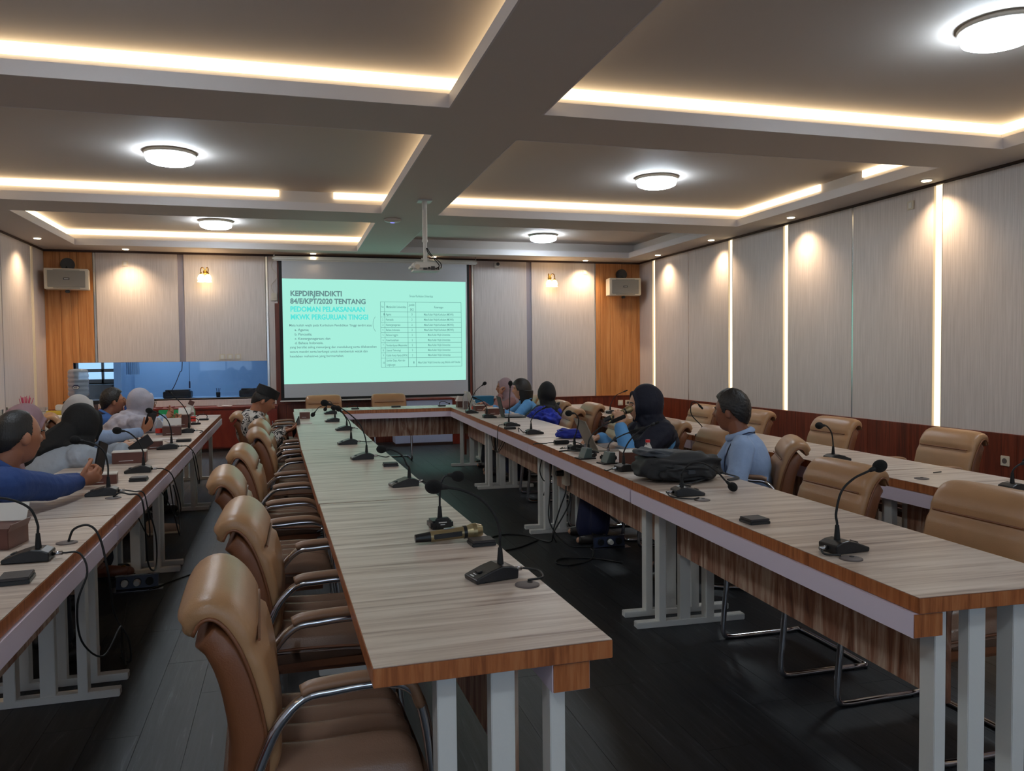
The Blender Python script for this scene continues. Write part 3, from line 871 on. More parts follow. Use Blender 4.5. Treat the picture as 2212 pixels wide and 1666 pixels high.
rowsT = [('1', 'Agama', '3', 0), ('2', 'Pancasila', '2', 0), ('3', 'Kewarganegaraan', '2', 0), ('4', 'Bahasa Indonesia', '2', 0), ('5', 'Bahasa Inggris', '2', 1),
         ('6', 'Kewirausahaan', '2', 1), ('7', 'Pemberdayaan Masyarakat', '2', 1), ('8', 'Literasi Teknologi', '2', 1), ('9', 'Kuliah Kerja Nyata (KKN)', '2', 1)]
wds = [.09, .12, .23, .22, .19, .2, .34, .23, .34]
for k, (a, b, c, d) in enumerate(rowsT):
    z = (rowz[k + 1] + rowz[k + 2]) / 2 - .016
    st(a, 1.47, z, .034, .014, 'e_text2', align='CENTER', bold=.01)
    st(b, 1.52, z, .034, wds[k], 'e_text2', bold=.01)
    st(c, 1.942, z, .034, .016, 'e_text2', align='CENTER', bold=.01)
    st('Mata Kuliah Wajib Universitas' if d else 'Mata Kuliah Wajib Kurikulum (MKWK)', 2.385, z, .034, .37 if d else .49, 'e_text2', align='CENTER', bold=.01)
st('10', 1.47, 1.30, .034, .026, 'e_text2', align='CENTER', bold=.01)
st('Sumber Daya, Alam dan', 1.52, 1.338, .033, .30, 'e_text2', bold=.01); st('Lingkungan', 1.52, 1.268, .033, .14, 'e_text2', bold=.01)
st('1', 1.942, 1.30, .034, .014, 'e_text2', align='CENTER', bold=.01)
st('Mata Kuliah Wajib Universitas yang dikelola oleh Fakultas', 2.385, 1.30, .033, .70, 'e_text2', align='CENTER', bold=.01)

# long red-brown sideboard below the window
t = thing('sideboard', 'long low red-brown sideboard below the window', 'sideboard', (-1.43, 12.98, 0))
MB().box((-1.45, -.12, .04), (1.24, .20, .645)).build('body', M['cabinet'], t)
MB().box((-1.46, -.15, .645), (1.25, .205, .675), bev=.004).build('top', M['cabinet'], t)
MB().box((-1.42, -.09, 0), (1.2, .19, .04)).build('plinth', M['trim'], t)
for k in range(5):
    d = MB().box((-1.44 + k * .538, -.138, .06), (-1.44 + k * .538 + .53, -.12, .625), bev=.003).build('door', M['cabinet'], t)
    MB().box((-1.44 + k * .538 + .45, -.15, .30), (-1.44 + k * .538 + .462, -.138, .44)).build('handle', M['chrome'], d)
for k, (x, w_, r) in enumerate([(-1.02, .10, .3), (-.93, .14, -.2), (-1.9, .1, .5), (-1.85, .08, -.3)]):
    lab = ['crumpled white paper at the right on the sideboard', 'second crumpled paper on the sideboard, nearer the screen', 'brown paper scrap on the left of the sideboard', 'small brown scrap beside it on the sideboard'][k]
    o = MB().box((-w_ / 2, -.05, 0), (w_ / 2, .05, .006 + .004 * k), rot=Euler((.03, .06, 0)).to_matrix()).build('paper_scrap', M['paper'] if k < 2 else M['cabinet'], loc=(x, 12.93, .682), rot=(0, 0, r)); o.location.x += (k == 3) * .12; prop(o, lab, 'paper', 'paper scraps on the sideboard')
# white-blue lectern front under the screen
t = thing('lectern', 'pale blue-white lectern behind the cross table', 'lectern', (2.05, 12.72, 0))
MB().box((-.46, -.18, .04), (.46, .18, .72), bev=.006).build('body', mat('pale_blue_laminate', srgb(188, 198, 232), .35), t)
MB().box((-.49, -.2, .72), (.49, .2, .745), bev=.004).build('top', M['cabinet'], t)
MB().box((-.46, -.2, 0), (.46, .16, .04)).build('plinth', M['trim'], t)
MB().box((.46, -.18, .0), (.60, .18, .72), bev=.004).build('side_panel', M['cabinet'], t)

# ================================================================== TABLES
HT = .75
def make_table(L, W=.56, tray=1, label='', loc=(0, 0, 0), rz=0.0, group='conference tables in long rows', legs=(1, 1), cap=False, tin=0.0):
    """long side along local Y; tray=+1 puts the lilac cable tray and modesty panel at +X"""
    t = thing('conference_table', label, 'table', loc, rz, group)
    h = L / 2 - .002; w2 = W / 2
    MB().box((-w2, -h, HT - .045), (w2, h, HT - .0015), bev=.0015).build('edge_band', M['edge'], t)
    MB().box((-w2 + .0015, -h + .0015, HT - .004), (w2 - .0015, h - .0015, HT)).build('tabletop', M['top'], t)
    s = tray
    lo, hi = sorted((s * (w2 + .008 - tin), s * (w2 - .085 - tin)))
    tr = MB().box((lo, -h + .012, HT - .115), (hi, h - .002, HT - .047)).build('cable_tray', M['tray'], t)
    lo2, hi2 = sorted((s * (w2 + .006 - tin), s * (w2 - .083 - tin)))
    if cap: MB().box((lo2, -h + .008, HT - .113), (hi2, -h + .012, HT - .049)).build('end_cap', M['edge'], tr)
    xp = s * (w2 - .205)
    MB().box((xp - .008, -h + .12, .385), (xp + .008, h - .12, HT - .047)).build('modesty_panel', M['modesty'], t)
    for e in (-1, 1):
        if not legs[0 if e < 0 else 1]: continue
        y = e * (h - .085)
        f = MB().box((-w2 - .02, y - .025, .0), (w2 + .02, y + .025, .032), bev=.003).build('leg_frame', M['legs'], t)
        MB().box((-w2 + .06, y - .02, HT - .062), (w2 - .06, y + .02, HT - .046)).build('top_rail', M['legs'], f)
        for (a, b, d0, d1, sc) in ((.10, .138, -.03, .03, 0), (.222, .280, -.02, .02, 1), (.365, .41, -.03, .03, 0)):
            x0, x1 = sorted((s * (w2 - a), s * (w2 - b)))
            p = MB().box((x0, y + d0, .03), (x1, y + d1, HT - .046), bev=.002)
            if sc:
                for z in (.69, .60, .50):
                    p.cyl(((x0 + x1) / 2, y + d0 * e * -1 * -1 - .001 if e < 0 else y - .022, z), ((x0 + x1) / 2, y - .018, z), .006, seg=8, mi=1)
            p.build('post', [M['legs'], M['screw']], f)
    return t
rowB = [(1.71, 3.715), (3.72, 5.92), (5.925, 8.10), (8.105, 10.12)]
namesB = ['nearest table of the centre row, with the lone handheld microphone', 'second table of the centre row from the camera', 'third table of the centre row, lit green by the screen', 'farthest table of the centre row, meeting the cross table']
for k, (a, b) in enumerate(rowB):
    ym = (a + b) / 2
    # left edge fitted: .165 at 1.71 falling to .036 at 10.6
    xe = [(.160, .120), (.117, .076), (.074, .056), (.053, .036)][k]
    xc = (xe[0] + xe[1]) / 2 + .28
    make_table(b - a, tray=1, label='wood-look ' + namesB[k], tin=.062 if k == 0 else 0.0, loc=(xc, ym, 0), rz=(xe[0] - xe[1]) / (b - a), cap=(k == 0))
rowC = [(1.745, 3.83), (3.835, 6.08), (6.085, 8.27), (8.275, 10.11)]
namesC = ['nearest table of the row right of centre, holding one microphone and a black box', 'table of the row right of centre with the black bag on it', 'table of the row right of centre with the blue pouch end', 'farthest table of the row right of centre with the dark laptop']
xeC = [(1.632, 1.725), (1.728, 1.838), (1.842, 1.925), (1.928, 2.008)]
for k, (a, b) in enumerate(rowC):
    xe = xeC[k]
    make_table(b - a, W=.57, tray=-1, label='wood-look ' + namesC[k], loc=((xe[0] + xe[1]) / 2 + .285, (a + b) / 2, 0), rz=-(xe[1] - xe[0]) / (b - a), cap=(k == 0))
rowD = [(1.60, 3.72), (3.725, 5.85), (5.855, 8.0), (8.005, 10.05)]
namesD = ['nearest table of the row along the right wall', 'second table of the right wall row, behind the empty armchairs', 'third table of the right wall row, behind the seated man', 'farthest table of the right wall row, in the far corner']
xeD = [(3.01, 3.06), (3.06, 3.17), (3.17, 3.26), (3.26, 3.40)]
for k, (a, b) in enumerate(rowD):
    xe = xeD[k]
    make_table(b - a, W=.57, tray=-1, label='wood-look ' + namesD[k], loc=((xe[0] + xe[1]) / 2 + .285, (a + b) / 2, 0), rz=-(xe[1] - xe[0]) / (b - a), cap=(k == 0))
rowA = [(1.62, 3.74), (3.745, 5.78), (5.785, 8.03), (8.035, 10.02)]
namesA = ['nearest table of the left row, cut by the picture edge', 'second table of the left row, where the man in blue rests his arms', 'third table of the left row, with snack boxes', 'farthest table of the left row, next to the sideboard']
xeA = [(-.725, -.735), (-.735, -.75), (-.75, -.77), (-.77, -.788)]
for k, (a, b) in enumerate(rowA):
    xe = xeA[k]
    make_table(b - a, W=.60, tray=1, label='wood-look ' + namesA[k], loc=((xe[0] + xe[1]) / 2 - .30, (a + b) / 2, 0), rz=(xe[0] - xe[1]) / (b - a), cap=(k == 0))
make_table(2.53, W=.56, tray=1, label='wood-look cross table closing the row ends before the screen', loc=(1.31, 10.41, 0), rz=-PI / 2)

# ================================================================== CHAIRS
def rounded(me_or_bm, lvl): pass
def chair(label):
    """faces +X; origin on the floor under the seat centre"""
    t = thing('armchair', label, 'chair', (0, 0, 0), 0, 'tan leather meeting armchairs')
    W2 = .225
    # seat cushion
    b = bmesh.new()
    nx, ny = 24, 40
    def seat_pt(u, v, top):
        x = -.23 + .47 * u; y = -W2 - .01 + (2 * W2 + .02) * v
        ex = min(1, min(u, 1 - u) * 9); ey = min(1, min(v, 1 - v) * 7)
        rnd = math.sqrt(max(0, 1 - (1 - ex) ** 2)) * math.sqrt(max(0, 1 - (1 - ey) ** 2))
        if top:
            z = .41 + rnd * (.075 + .015 * (abs(math.sin(v * 15 + u * 3.2 + .9 * math.sin(u * 5))) ** .7 * 2 - 1.2) * min(1, (u * 4)) * (1 - abs(2 * v - 1) ** 4)) - .035 * max(0, u - .75) * 4 * .25 + .012 * (1 - u)
        else:
            z = .41 - rnd * .06 + .02 * u
        return (x, y, z)
    for top in (1, 0):
        gr = [[b.verts.new(seat_pt(i / nx, j / ny, top)) for j in range(ny + 1)] for i in range(nx + 1)]
        for i in range(nx):
            for j in range(ny): b.faces.new((gr[i][j], gr[i + 1][j], gr[i + 1][j + 1], gr[i][j + 1]))
    bmesh.ops.remove_doubles(b, verts=b.verts, dist=.0008)
    q = MB(); q.bm.free(); q.bm = b
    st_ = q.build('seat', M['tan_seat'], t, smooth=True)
    MB().tube(spline([(-.20, -W2 - .006, .425), (.0, -W2 - .010, .43), (.2, -W2 - .006, .42), (.238, -W2 + .04, .405), (.243, 0, .405), (.238, W2 - .04, .405), (.2, W2 + .006, .42), (0, W2 + .010, .43), (-.2, W2 + .006, .425)], 5), .005, 6).build('piping', M['tan_dark'], st_, smooth=True)
    # back profile (x,z) centre-line, bottom to top, curling over backwards
    prof = spline([(-.145, 0, .44), (-.122, 0, .52), (-.132, 0, .62), (-.156, 0, .72), (-.188, 0, .80), (-.226, 0, .848), (-.262, 0, .847), (-.286, 0, .806)], 5)
    n = len(prof)
    def section(hw, th_f, th_b, wr):
        b = bmesh.new(); rings = []
        seg = 24
        for i, p in enumerate(prof):
            tg = (prof[min(i + 1, n - 1)] - prof[max(i - 1, 0)]).normalized()
            nf = Vector((tg.z, 0, -tg.x))          # front normal (+X side for an upright back)
            s = i / (n - 1)
            ww = hw * (1.0 + .06 * math.sin(s * PI)) * (1 - .10 * max(0, s - .85) * 6)
            tf = th_f * (.62 + .5 * min(1, s * 1.6)) * (1 + .18 * math.sin(s * PI * .9)); tb = th_b
            if abs(s - .50) < .03: tf *= .72
            e = 1.0 if 0.03 < s < .97 else .55
            ring = []
            for k in range(seg):
                a = 2 * PI * k / seg
                cy = math.copysign(abs(math.cos(a)) ** .35, math.cos(a)); cn = math.copysign(abs(math.sin(a)) ** .55, math.sin(a))
                d = (tf if cn > 0 else tb) * cn * e
                if cn > 0 and s < .48: d *= 1 + wr * math.sin(cy * 14 + s * 9)
                ring.append(b.verts.new(p + Vector((0, ww * cy, 0)) + nf * d))
            rings.append(ring)
        for i in range(n - 1):
            for k in range(seg): b.faces.new((rings[i][k], rings[i][(k + 1) % seg], rings[i + 1][(k + 1) % seg], rings[i + 1][k]))
        b.faces.new(rings[0][::-1]); b.faces.new(rings[-1])
        return b
    q = MB(); q.bm.free(); q.bm = section(W2, .036, .010, .10)
    bk = q.build('backrest', M['tan'], t, smooth=True)
    for s_ in (-1, 1):
        pts = []
        for i in range(1, n - 1):
            tg = (prof[i + 1] - prof[i - 1]).normalized(); nf = Vector((tg.z, 0, -tg.x))
            pts.append(prof[i] + nf * -.004 + Vector((0, s_ * (W2 * (1 + .06 * math.sin(i / (n - 1) * PI)) + .003), 0)))
        MB().tube(pts, .0045, 6).build('piping', M['tan_dark'], bk, smooth=True)
    MB().tube([(prof[int(n * .5)].x + .034, y * .90, prof[int(n * .5)].z + .010) for y in [(-W2 + 2 * W2 * k / 10) for k in range(11)]], .004, 6).build('seam', M['tan_dark'], bk)
    # outer shell: darker leather, deeper, follows the back but stops under the roll
    b = bmesh.new()
    sh = spline([(-.132, 0, .335), (-.146, 0, .42), (-.138, 0, .52), (-.149, 0, .62), (-.173, 0, .72), (-.204, 0, .785), (-.240, 0, .818)], 5)
    m = len(sh); rings = []
    for i, p in enumerate(sh):
        tg = (sh[min(i + 1, m - 1)] - sh[max(i - 1, 0)]).normalized(); nf = Vector((tg.z, 0, -tg.x)); s = i / (m - 1)
        ww = W2 * (1.02 + .06 * math.sin(s * PI)) * (1 - .05 * max(0, s - .8) * 5); tb = .078 * (1 - .20 * s) ; ring = []
        for k in range(20):
            a = 2 * PI * k / 20
            cy = math.copysign(abs(math.cos(a)) ** .3, math.cos(a)); cn = math.copysign(abs(math.sin(a)) ** .5, math.sin(a))
            ring.append(b.verts.new(p + Vector((0, ww * cy, 0)) + nf * ((.026 * (1 - .5 * s)) if cn > 0 else tb) * cn))
        rings.append(ring)
    for i in range(m - 1):
        for k in range(20): b.faces.new((rings[i][k], rings[i][(k + 1) % 20], rings[i + 1][(k + 1) % 20], rings[i + 1][k]))
    b.faces.new(rings[0][::-1]); b.faces.new(rings[-1])
    q = MB(); q.bm.free(); q.bm = b
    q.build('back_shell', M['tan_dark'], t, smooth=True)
    # under-seat pan
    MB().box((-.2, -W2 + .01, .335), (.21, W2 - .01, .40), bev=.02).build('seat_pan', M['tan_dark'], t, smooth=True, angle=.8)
    # chrome cantilever frame
    fm = MB()
    yy = W2 + .022
    for s_ in (-1, 1):
        y = s_ * yy
        pts = [(-.155, y, .475), (-.135, y, .53), (-.10, y, .60), (-.045, y, .652), (.02, y, .660), (.09, y, .664), (.155, y, .660), (.203, y, .635), (.228, y, .57), (.245, y, .45),
               (.265, y, .25), (.280, y, .08), (.276, y, .030), (.245, y, .013), (.10, y, .012), (-.14, y, .012)]
        fm.tube(spline(pts, 4), .0145, 8, flat=.9)
        fm.cyl((-.155, s_ * (W2 - .01), .475), (-.155, y + s_ * .006, .475), .011, seg=12)
        fm.cyl((.15, s_ * (W2 - .03), .38), (.248, y, .42), .008, seg=8)
    fm.tube(spline([(-.14, -yy, .012), (-.155, -yy + .02, .012), (-.16, 0, .012), (-.155, yy - .02, .012), (-.14, yy, .012)], 4), .0125, 8)
    fm.build('frame', M['chrome'], t, smooth=True)
    for s_ in (-1, 1):
        y = s_ * yy
        MB().tube(spline([(-.052, y, .668), (-.02, y, .678), (.07, y, .683), (.14, y, .680), (.195, y, .655), (.218, y, .60)], 5), .024, 10, flat=.55).build('arm_pad', M['tan_arm'], t, smooth=True)
        MB().box((-.13, y - .016, 0), (-.08, y + .016, .006)).build('glide', M['rubber'], t)
    return t
base_chair = chair('empty tan leather armchair nearest the camera, at the centre row')
used = [False]
def put(x, y, deg, label):
    if not used[0]:
        used[0] = True
        base_chair.location = (x, y, 0); base_chair.rotation_euler = (0, 0, math.radians(deg)); base_chair['label'] = label
        return base_chair
    return dup(base_chair, (x, y, 0), math.radians(deg), label)
# centre row (facing +X)
put(.055, 2.08, 2, 'tan leather armchair nearest the camera, at the left of the centre row')
put(.06, 3.0, -1, 'second tan leather armchair from the camera along the centre row')
put(-.065, 3.99, 2, 'third tan leather armchair from the camera along the centre row')
put(-.05, 5.02, 0, 'fourth tan leather armchair from the camera along the centre row')
put(.0, 6.2, 3, 'fifth tan leather armchair from the camera along the centre row')
put(-.02, 7.04, -2, 'sixth tan leather armchair along the centre row, just before the man in batik')
put(-.25, 8.2, 0, 'tan leather armchair under the man in the batik shirt')
put(-.12, 9.45, 0, 'last tan leather armchair of the centre row, behind the man in batik')
# row right of centre (facing -X)
put(2.36, 2.42, 181, 'big tan leather armchair cut by the right picture edge')
put(2.32, 3.22, 179, 'tan leather armchair whose back stands right of the black box, second from the right edge')
put(2.78, 4.36, 152, 'tan leather armchair under the man with the lanyard')
put(2.70, 5.05, 176, 'tan leather armchair between the man with lanyard and the woman with microphone')
put(2.70, 5.75, 176, 'tan leather armchair under the woman holding the microphone')
put(2.50, 6.30, 170, 'tan leather armchair behind the silver laptop screen')
put(2.50, 7.5, 172, 'tan leather armchair behind the small round microphone head')
put(2.92, 8.05, 178, 'tan leather armchair pulled back right beside the woman in black')
put(2.75, 8.62, 176, 'tan leather armchair under the woman in the black hijab')
put(2.78, 9.22, 176, 'tan leather armchair under the woman with black bobbed hair')
put(2.85, 9.85, 176, 'tan leather armchair under the woman in the mauve hijab')
# wall row (facing -X)
put(4.02, 4.3, 178, 'tan leather armchair at the wall row, right of the desk microphone')
put(3.98, 5.42, 181, 'tan leather armchair at the wall row, behind the curved microphone')
put(3.90, 6.43, 178, 'tan leather armchair at the wall row, partly hidden by the man with lanyard')
put(3.85, 7.28, 180, 'tan leather armchair at the wall row, left of the man with lanyard')
put(3.85, 8.6, 178, 'tan leather armchair at the wall row hidden behind the woman with microphone')
# behind the cross table (facing the camera)
put(.45, 11.05, -90, 'left tan leather armchair behind the cross table before the screen')
put(1.34, 11.05, -90, 'right tan leather armchair behind the cross table before the screen')
# left row (facing +X)
put(-1.66, 4.1, 20, 'tan leather armchair under the man in the royal blue shirt')
put(-1.72, 5.1, 8, 'tan leather armchair under the woman in the mauve hijab at the left row')
put(-1.75, 6.05, 30, 'tan leather armchair under the leaning woman in the black hijab')
put(-1.85, 7.0, 5, 'tan leather armchair under the woman in the white hijab')
put(-1.68, 7.95, 20, 'tan leather armchair under the woman in the light grey hijab')
put(-2.05, 8.85, 15, 'tan leather armchair under the young man with his hand at his chin')
#PEOPLE_AND_PROPS
# ================================================================== PEOPLE
import numpy as np
M['skin'] = mat('skin_brown', srgb(168, 112, 84), 0.5, bump=0.04, bscale=120)
M['skin_light'] = mat('skin_light', srgb(196, 148, 118), 0.5, bump=0.04, bscale=120)
M['skin_dark'] = mat('skin_dark', srgb(136, 84, 60), 0.45, bump=0.04, bscale=120)
M['hair'] = mat('black_hair', srgb(24, 20, 18), 0.5, bump=0.25, bscale=160, stretch=(1, 1, .3))
M['eye'] = mat('eye_white', srgb(200, 190, 184), 0.3)
M['iris'] = mat('iris', srgb(26, 18, 14), 0.2)
M['lips'] = mat('lips', srgb(150, 82, 72), 0.5)
def cloth(name, c, rough=.8, **k):
    M[name] = mat(name, c, rough, bump=.25, bscale=38, **k); return M[name]
cloth('shirt_royal', srgb(30, 60, 116)); cloth('shirt_lightblue', srgb(150, 172, 206)); cloth('shirt_sky', srgb(98, 160, 216)); cloth('shirt_blue', srgb(50, 92, 158))
cloth('shirt_greyblue', srgb(160, 170, 182)); cloth('trousers_dark', srgb(26, 28, 36)); cloth('trousers_grey', srgb(70, 70, 76))
cloth('hijab_black', srgb(15, 16, 18)); cloth('hijab_navy', srgb(17, 20, 38)); cloth('hijab_white', srgb(198, 192, 188)); cloth('hijab_mauve', srgb(146, 116, 122), var=.12, vscale=9)
cloth('hijab_grey', srgb(170, 166, 176), var=.1, vscale=14); cloth('hijab_pink', srgb(158, 134, 140)); cloth('skirt_navy', srgb(18, 26, 62)); cloth('lanyard', srgb(18, 26, 60))
cloth('tunic_white', srgb(190, 184, 184)); cloth('tunic_rose', srgb(150, 108, 104)); cloth('peci', srgb(10, 10, 11)); cloth('print_royal', srgb(28, 48, 160), var=.5, vscale=30)
M['batik'] = batik('batik_cloth', srgb(26, 24, 24), srgb(196, 188, 180), 17, .46)

def remesh(mb, vox, smooth_it=3, disp=0.0, dscale=9.0, seed=0):
    me = bpy.data.meshes.new('raw'); mb.bm.to_mesh(me); mb.bm.free()
    o = bpy.data.objects.new('raw', me)
    md = o.modifiers.new('r', 'REMESH'); md.mode = 'VOXEL'; md.voxel_size = vox
    sm = o.modifiers.new('s', 'SMOOTH'); sm.factor = .6; sm.iterations = smooth_it
    out = evaluated(o)
    bpy.data.objects.remove(o); bpy.data.meshes.remove(me)
    if disp:
        nv = len(out.vertices)
        co = np.empty(nv * 3, 'f'); no = np.empty(nv * 3, 'f')
        out.vertices.foreach_get('co', co); out.vertex_normals.foreach_get('vector', no)
        co = co.reshape(-1, 3); no = no.reshape(-1, 3)
        P_ = co * dscale + np.array((seed * 3.1, seed, 0))
        dd = np.array([noise.noise((x, y, z * .55)) * .7 - abs(noise.noise((x * 2.1, y * 2.1, z * 1.2))) * .55 for x, y, z in P_.tolist()], 'f')
        co += no * (dd * disp)[:, None]
        out.vertices.foreach_set('co', co.ravel())
    out.shade_smooth()
    return out

def head_r(d):
    """radius of the head in unit direction d (x forward, y left, z up)"""
    ax, ay, az = .098, .074, .118
    y_s = 1.0
    if d.z < 0: y_s = 1 - .26 * (-d.z) ** 1.3
    ayy = ay * y_s
    axx = ax * (1.0 if d.x > 0 else 1.06)
    r = 1 / math.sqrt((d.x / axx) ** 2 + (d.y / ayy) ** 2 + (d.z / az) ** 2)
    def g(x, y, z, sy, sz, a):
        if d.x < 0: return 0
        yy = d.y - y; zz = d.z - z
        return a * math.exp(-(yy * yy) / (2 * sy * sy) - (zz * zz) / (2 * sz * sz))
    r += g(1, 0, -.20, .085, .10, .024) + g(1, 0, -.04, .06, .14, .010)        # nose
    r += g(1, 0, -.50, .17, .06, .006) + g(1, 0, -.58, .15, .05, .005)         # lips
    r += g(1, 0, -.86, .2, .12, .012)                                          # chin
    r += g(1, .30, .20, .2, .06, .005) + g(1, -.30, .20, .2, .06, .005)        # brows
    r -= g(1, .32, .05, .12, .08, .009) + g(1, -.32, .05, .12, .08, .009)      # sockets
    r += g(1, .5, -.25, .16, .16, .004) + g(1, -.5, -.25, .16, .16, .004)      # cheeks
    return r

def add_head(mb, c, R, s):
    g = bmesh.ops.create_uvsphere(mb.bm, u_segments=44, v_segments=34, radius=1)['verts']
    for v in g:
        d = v.co.normalized()
        v.co = Vector(c) + R @ (d * head_r(d) * s)
    for sy in (-1, 1):
        mb.ell(Vector(c) + R @ Vector((-.008 * s, sy * .076 * s, -.008 * s)), (.020 * s, .011 * s, .031 * s), R @ Euler((0, .15, sy * .35)).to_matrix(), 2)

def add_hand(mb, wr, d, n, curl, s, spread=.0, thumb=1, point=False):
    """wr wrist, d finger direction, n palm-facing normal; thumb=+1/-1 side"""
    wr = Vector(wr); d = Vector(d).normalized(); n = Vector(n); n = (n - d * n.dot(d)).normalized()
    side = d.cross(n) * thumb
    R = Matrix((d, side, n)).transposed()
    mb.cap(wr - d * .02 * s, wr + d * .02 * s, .024 * s, .026 * s)
    mb.ell(wr + d * .052 * s, (.050 * s, .040 * s, .0165 * s), R, 3)
    L = [.078, .088, .082, .064]
    for i in range(4):
        off = (1.5 - i) * .0205 * s
        p = wr + d * (.086 - .004 * abs(i - 1.2)) * s + side * off
        dd = (d + side * (1.5 - i) * spread).normalized()
        c_ = curl if not (point and i == 0) else .1
        ang = 0
        for k, fr in enumerate((.45, .32, .23)):
            ang += c_ * (.75, 1.0, .8)[k]
            v = dd * math.cos(ang) + n * math.sin(ang)
            q = p + v * L[i] * fr * s
            mb.cap(p, q, (.0096 - .0009 * k) * s, (.0088 - .0009 * k) * s, 1)
            p = q
    p = wr + d * .028 * s + side * .032 * s
    dd = (d * .72 + side * .62 + n * .25 * curl).normalized()
    for k, l in enumerate((.040, .033, .026)):
        q = p + dd * l * s
        mb.cap(p, q, (.0125 - .0012 * k) * s, (.0115 - .0014 * k) * s, 1)
        dd = (dd + n * .42 * curl - side * .30 * curl).normalized()
        p = q

def ik(a, b, l1, l2, pole):
    a = Vector(a); b = Vector(b); d = b - a; L = d.length
    if L > (l1 + l2) * .995: L_ = (l1 + l2) * .995
    else: L_ = L
    u = d.normalized()
    x = (l1 * l1 - l2 * l2 + L_ * L_) / (2 * L_)
    h = math.sqrt(max(0, l1 * l1 - x * x))
    p = Vector(pole); p = (p - u * p.dot(u)).normalized()
    return a + u * x + p * h, a + u * L_

def person(label, hip, yaw, top, look, hands, shirt, skin='skin', female=False, cover=None, cover_m=None, trousers='trousers_dark', s=.95, sleeve=1.0,
           vox=.006, extras=None, tilt=0.0, pitch=0.0, feet=None, hair=True, batik_k=False, hunch=0.0, seed=0, broad=1.0, sleeve_r=1.0):
    """hip (x,y) on the seat, yaw deg facing, top = world point of the crown, look = deg heading of the head"""
    t = thing('person', label, 'person', (hip[0], hip[1], 0), 0)
    O = Vector((hip[0], hip[1], 0))
    fw = Vector((math.cos(math.radians(yaw)), math.sin(math.radians(yaw)), 0)); lf = Vector((-fw.y, fw.x, 0)); up = Vector((0, 0, 1))
    pel = Vector((0, 0, .52))
    Rh = Euler((0, math.radians(pitch), math.radians(look))).to_matrix() @ Euler((math.radians(tilt), 0, 0)).to_matrix()
    hc = Vector(top) - O - Rh @ Vector((-.01, 0, .118 * s))      # head centre
    neck = hc + Rh @ Vector((-.030, 0, -.10)) * s
    d0 = (neck - pel); dist = d0.length
    ch = pel + d0 * .60 - fw * (.02 - hunch)
    nb = neck - d0.normalized() * .055 * s - fw * .012
    shc = nb - d0.normalized() * .035 * s
    sw = (.170 if female else .190) * s * broad
    # shoulders: turn the line a little towards the reaching hand
    SL = shc + lf * sw; SR = shc - lf * sw
    l1, l2 = .28 * s, .25 * s
    arms = []
    for S0, side, H in ((SL, 1, hands[0]), (SR, -1, hands[1])):
        target = Vector(H[0]) - O
        pole = Vector(H[4]) if len(H) > 4 and H[4] is not None else (-up * 1.0 + lf * side * .7 - fw * .15)
        el, wr = ik(S0, target, l1, l2, pole)
        arms.append((S0, el, wr, side, H))
    # legs
    legs = []
    for side in (1, -1):
        hp = pel + lf * side * .09 * s - up * .005
        kn = hp + fw * .42 * s + lf * side * .05 + Vector((0, 0, -.02)); kn.z = .50
        ft = (Vector(feet[0 if side > 0 else 1]) - O) if feet else kn + fw * .04 - up * .42
        ft.z = .075
        legs.append((hp, kn, ft))
    # ---------- body, one continuous skin
    b = MB()
    add_head(b, hc, Rh, s)
    b.cap(hc + Rh @ Vector((-.028, 0, -.055)) * s, nb, (.048 if female else .056) * s, .060 * s)
    b.cap(SL, SR, .045 * s, .045 * s)
    b.cap(nb, ch, .07 * s, .095 * s); b.cap(ch, pel, .095 * s, .11 * s)
    for S0, el, wr, side, H in arms:
        b.cap(S0, el, .043 * s, .034 * s); b.cap(el, wr, .036 * s, .024 * s)
        add_hand(b, wr, H[1], H[2], H[3], s * (.92 if female else 1), spread=.05, thumb=-side if not (len(H) > 5 and H[5]) else side)
    for hp, kn, ft in legs:
        b.cap(hp, kn, .075 * s, .055 * s); b.cap(kn, ft, .052 * s, .034 * s)
        fd = (fw).normalized()
        b.cap(ft - fd * .03 - up * .035, ft + fd * .14 - up * .045, .032, .026)
    me = remesh(b, vox, 2)
    me.materials.append(M[skin]); 
    link_mesh('body', me, t)
    # ---------- face details
    for sy in (-1, 1):
        dv = Vector((.92, sy * .32, .05)).normalized()
        p = hc + Rh @ (dv * (head_r(dv) - .004) * s)
        e = MB().ell(p, (.0085 * s, .0125 * s, .0065 * s), Rh, 2); eo = e.build('eye', M['eye'], t, smooth=True)
        MB().ell(p + Rh @ Vector((.0058, 0, 0)) * s, .0052 * s, None, 1).build('iris', M['iris'], eo, smooth=True)
        br = []
        for k in range(5):
            dv = Vector((.9, sy * (.16 + .075 * k), .20 + .035 * math.sin(k / 4 * PI))).normalized()
            br.append(hc + Rh @ (dv * (head_r(dv) + .0005) * s))
        MB().tube(br, .0032 * s, 6).build('eyebrow', M['hair'], t)
    lp_ = []
    for k in range(7):
        dv = Vector((.9, (k - 3) * .055, -.475 - .012 * abs(k - 3))).normalized(); lp_.append(hc + Rh @ (dv * (head_r(dv) - .001) * s))
    MB().tube(lp_, .0034 * s, 6, rs=[.0015, .0035, .0042, .004, .0042, .0035, .0015]).build('lips', M['lips'], t, smooth=True)
    # ---------- shirt
    b = MB()
    cr = 1.0
    b.ell(nb - d0.normalized() * .03 * s, (.085 * s, .10 * s, .05 * s), Matrix((fw, lf, up)).transposed(), 2)
    b.cap(SL, SR, .062 * s, .062 * s)
    Rt = Matrix((fw, lf, up)).transposed()
    ax = d0.normalized()
    tx = (fw - ax * fw.dot(ax)).normalized(); Rb = Matrix((tx, lf, ax)).transposed()
    b.ell(shc - ax * .11 * s, (.118 * s, .178 * s * broad, .17 * s), Rb, 3)
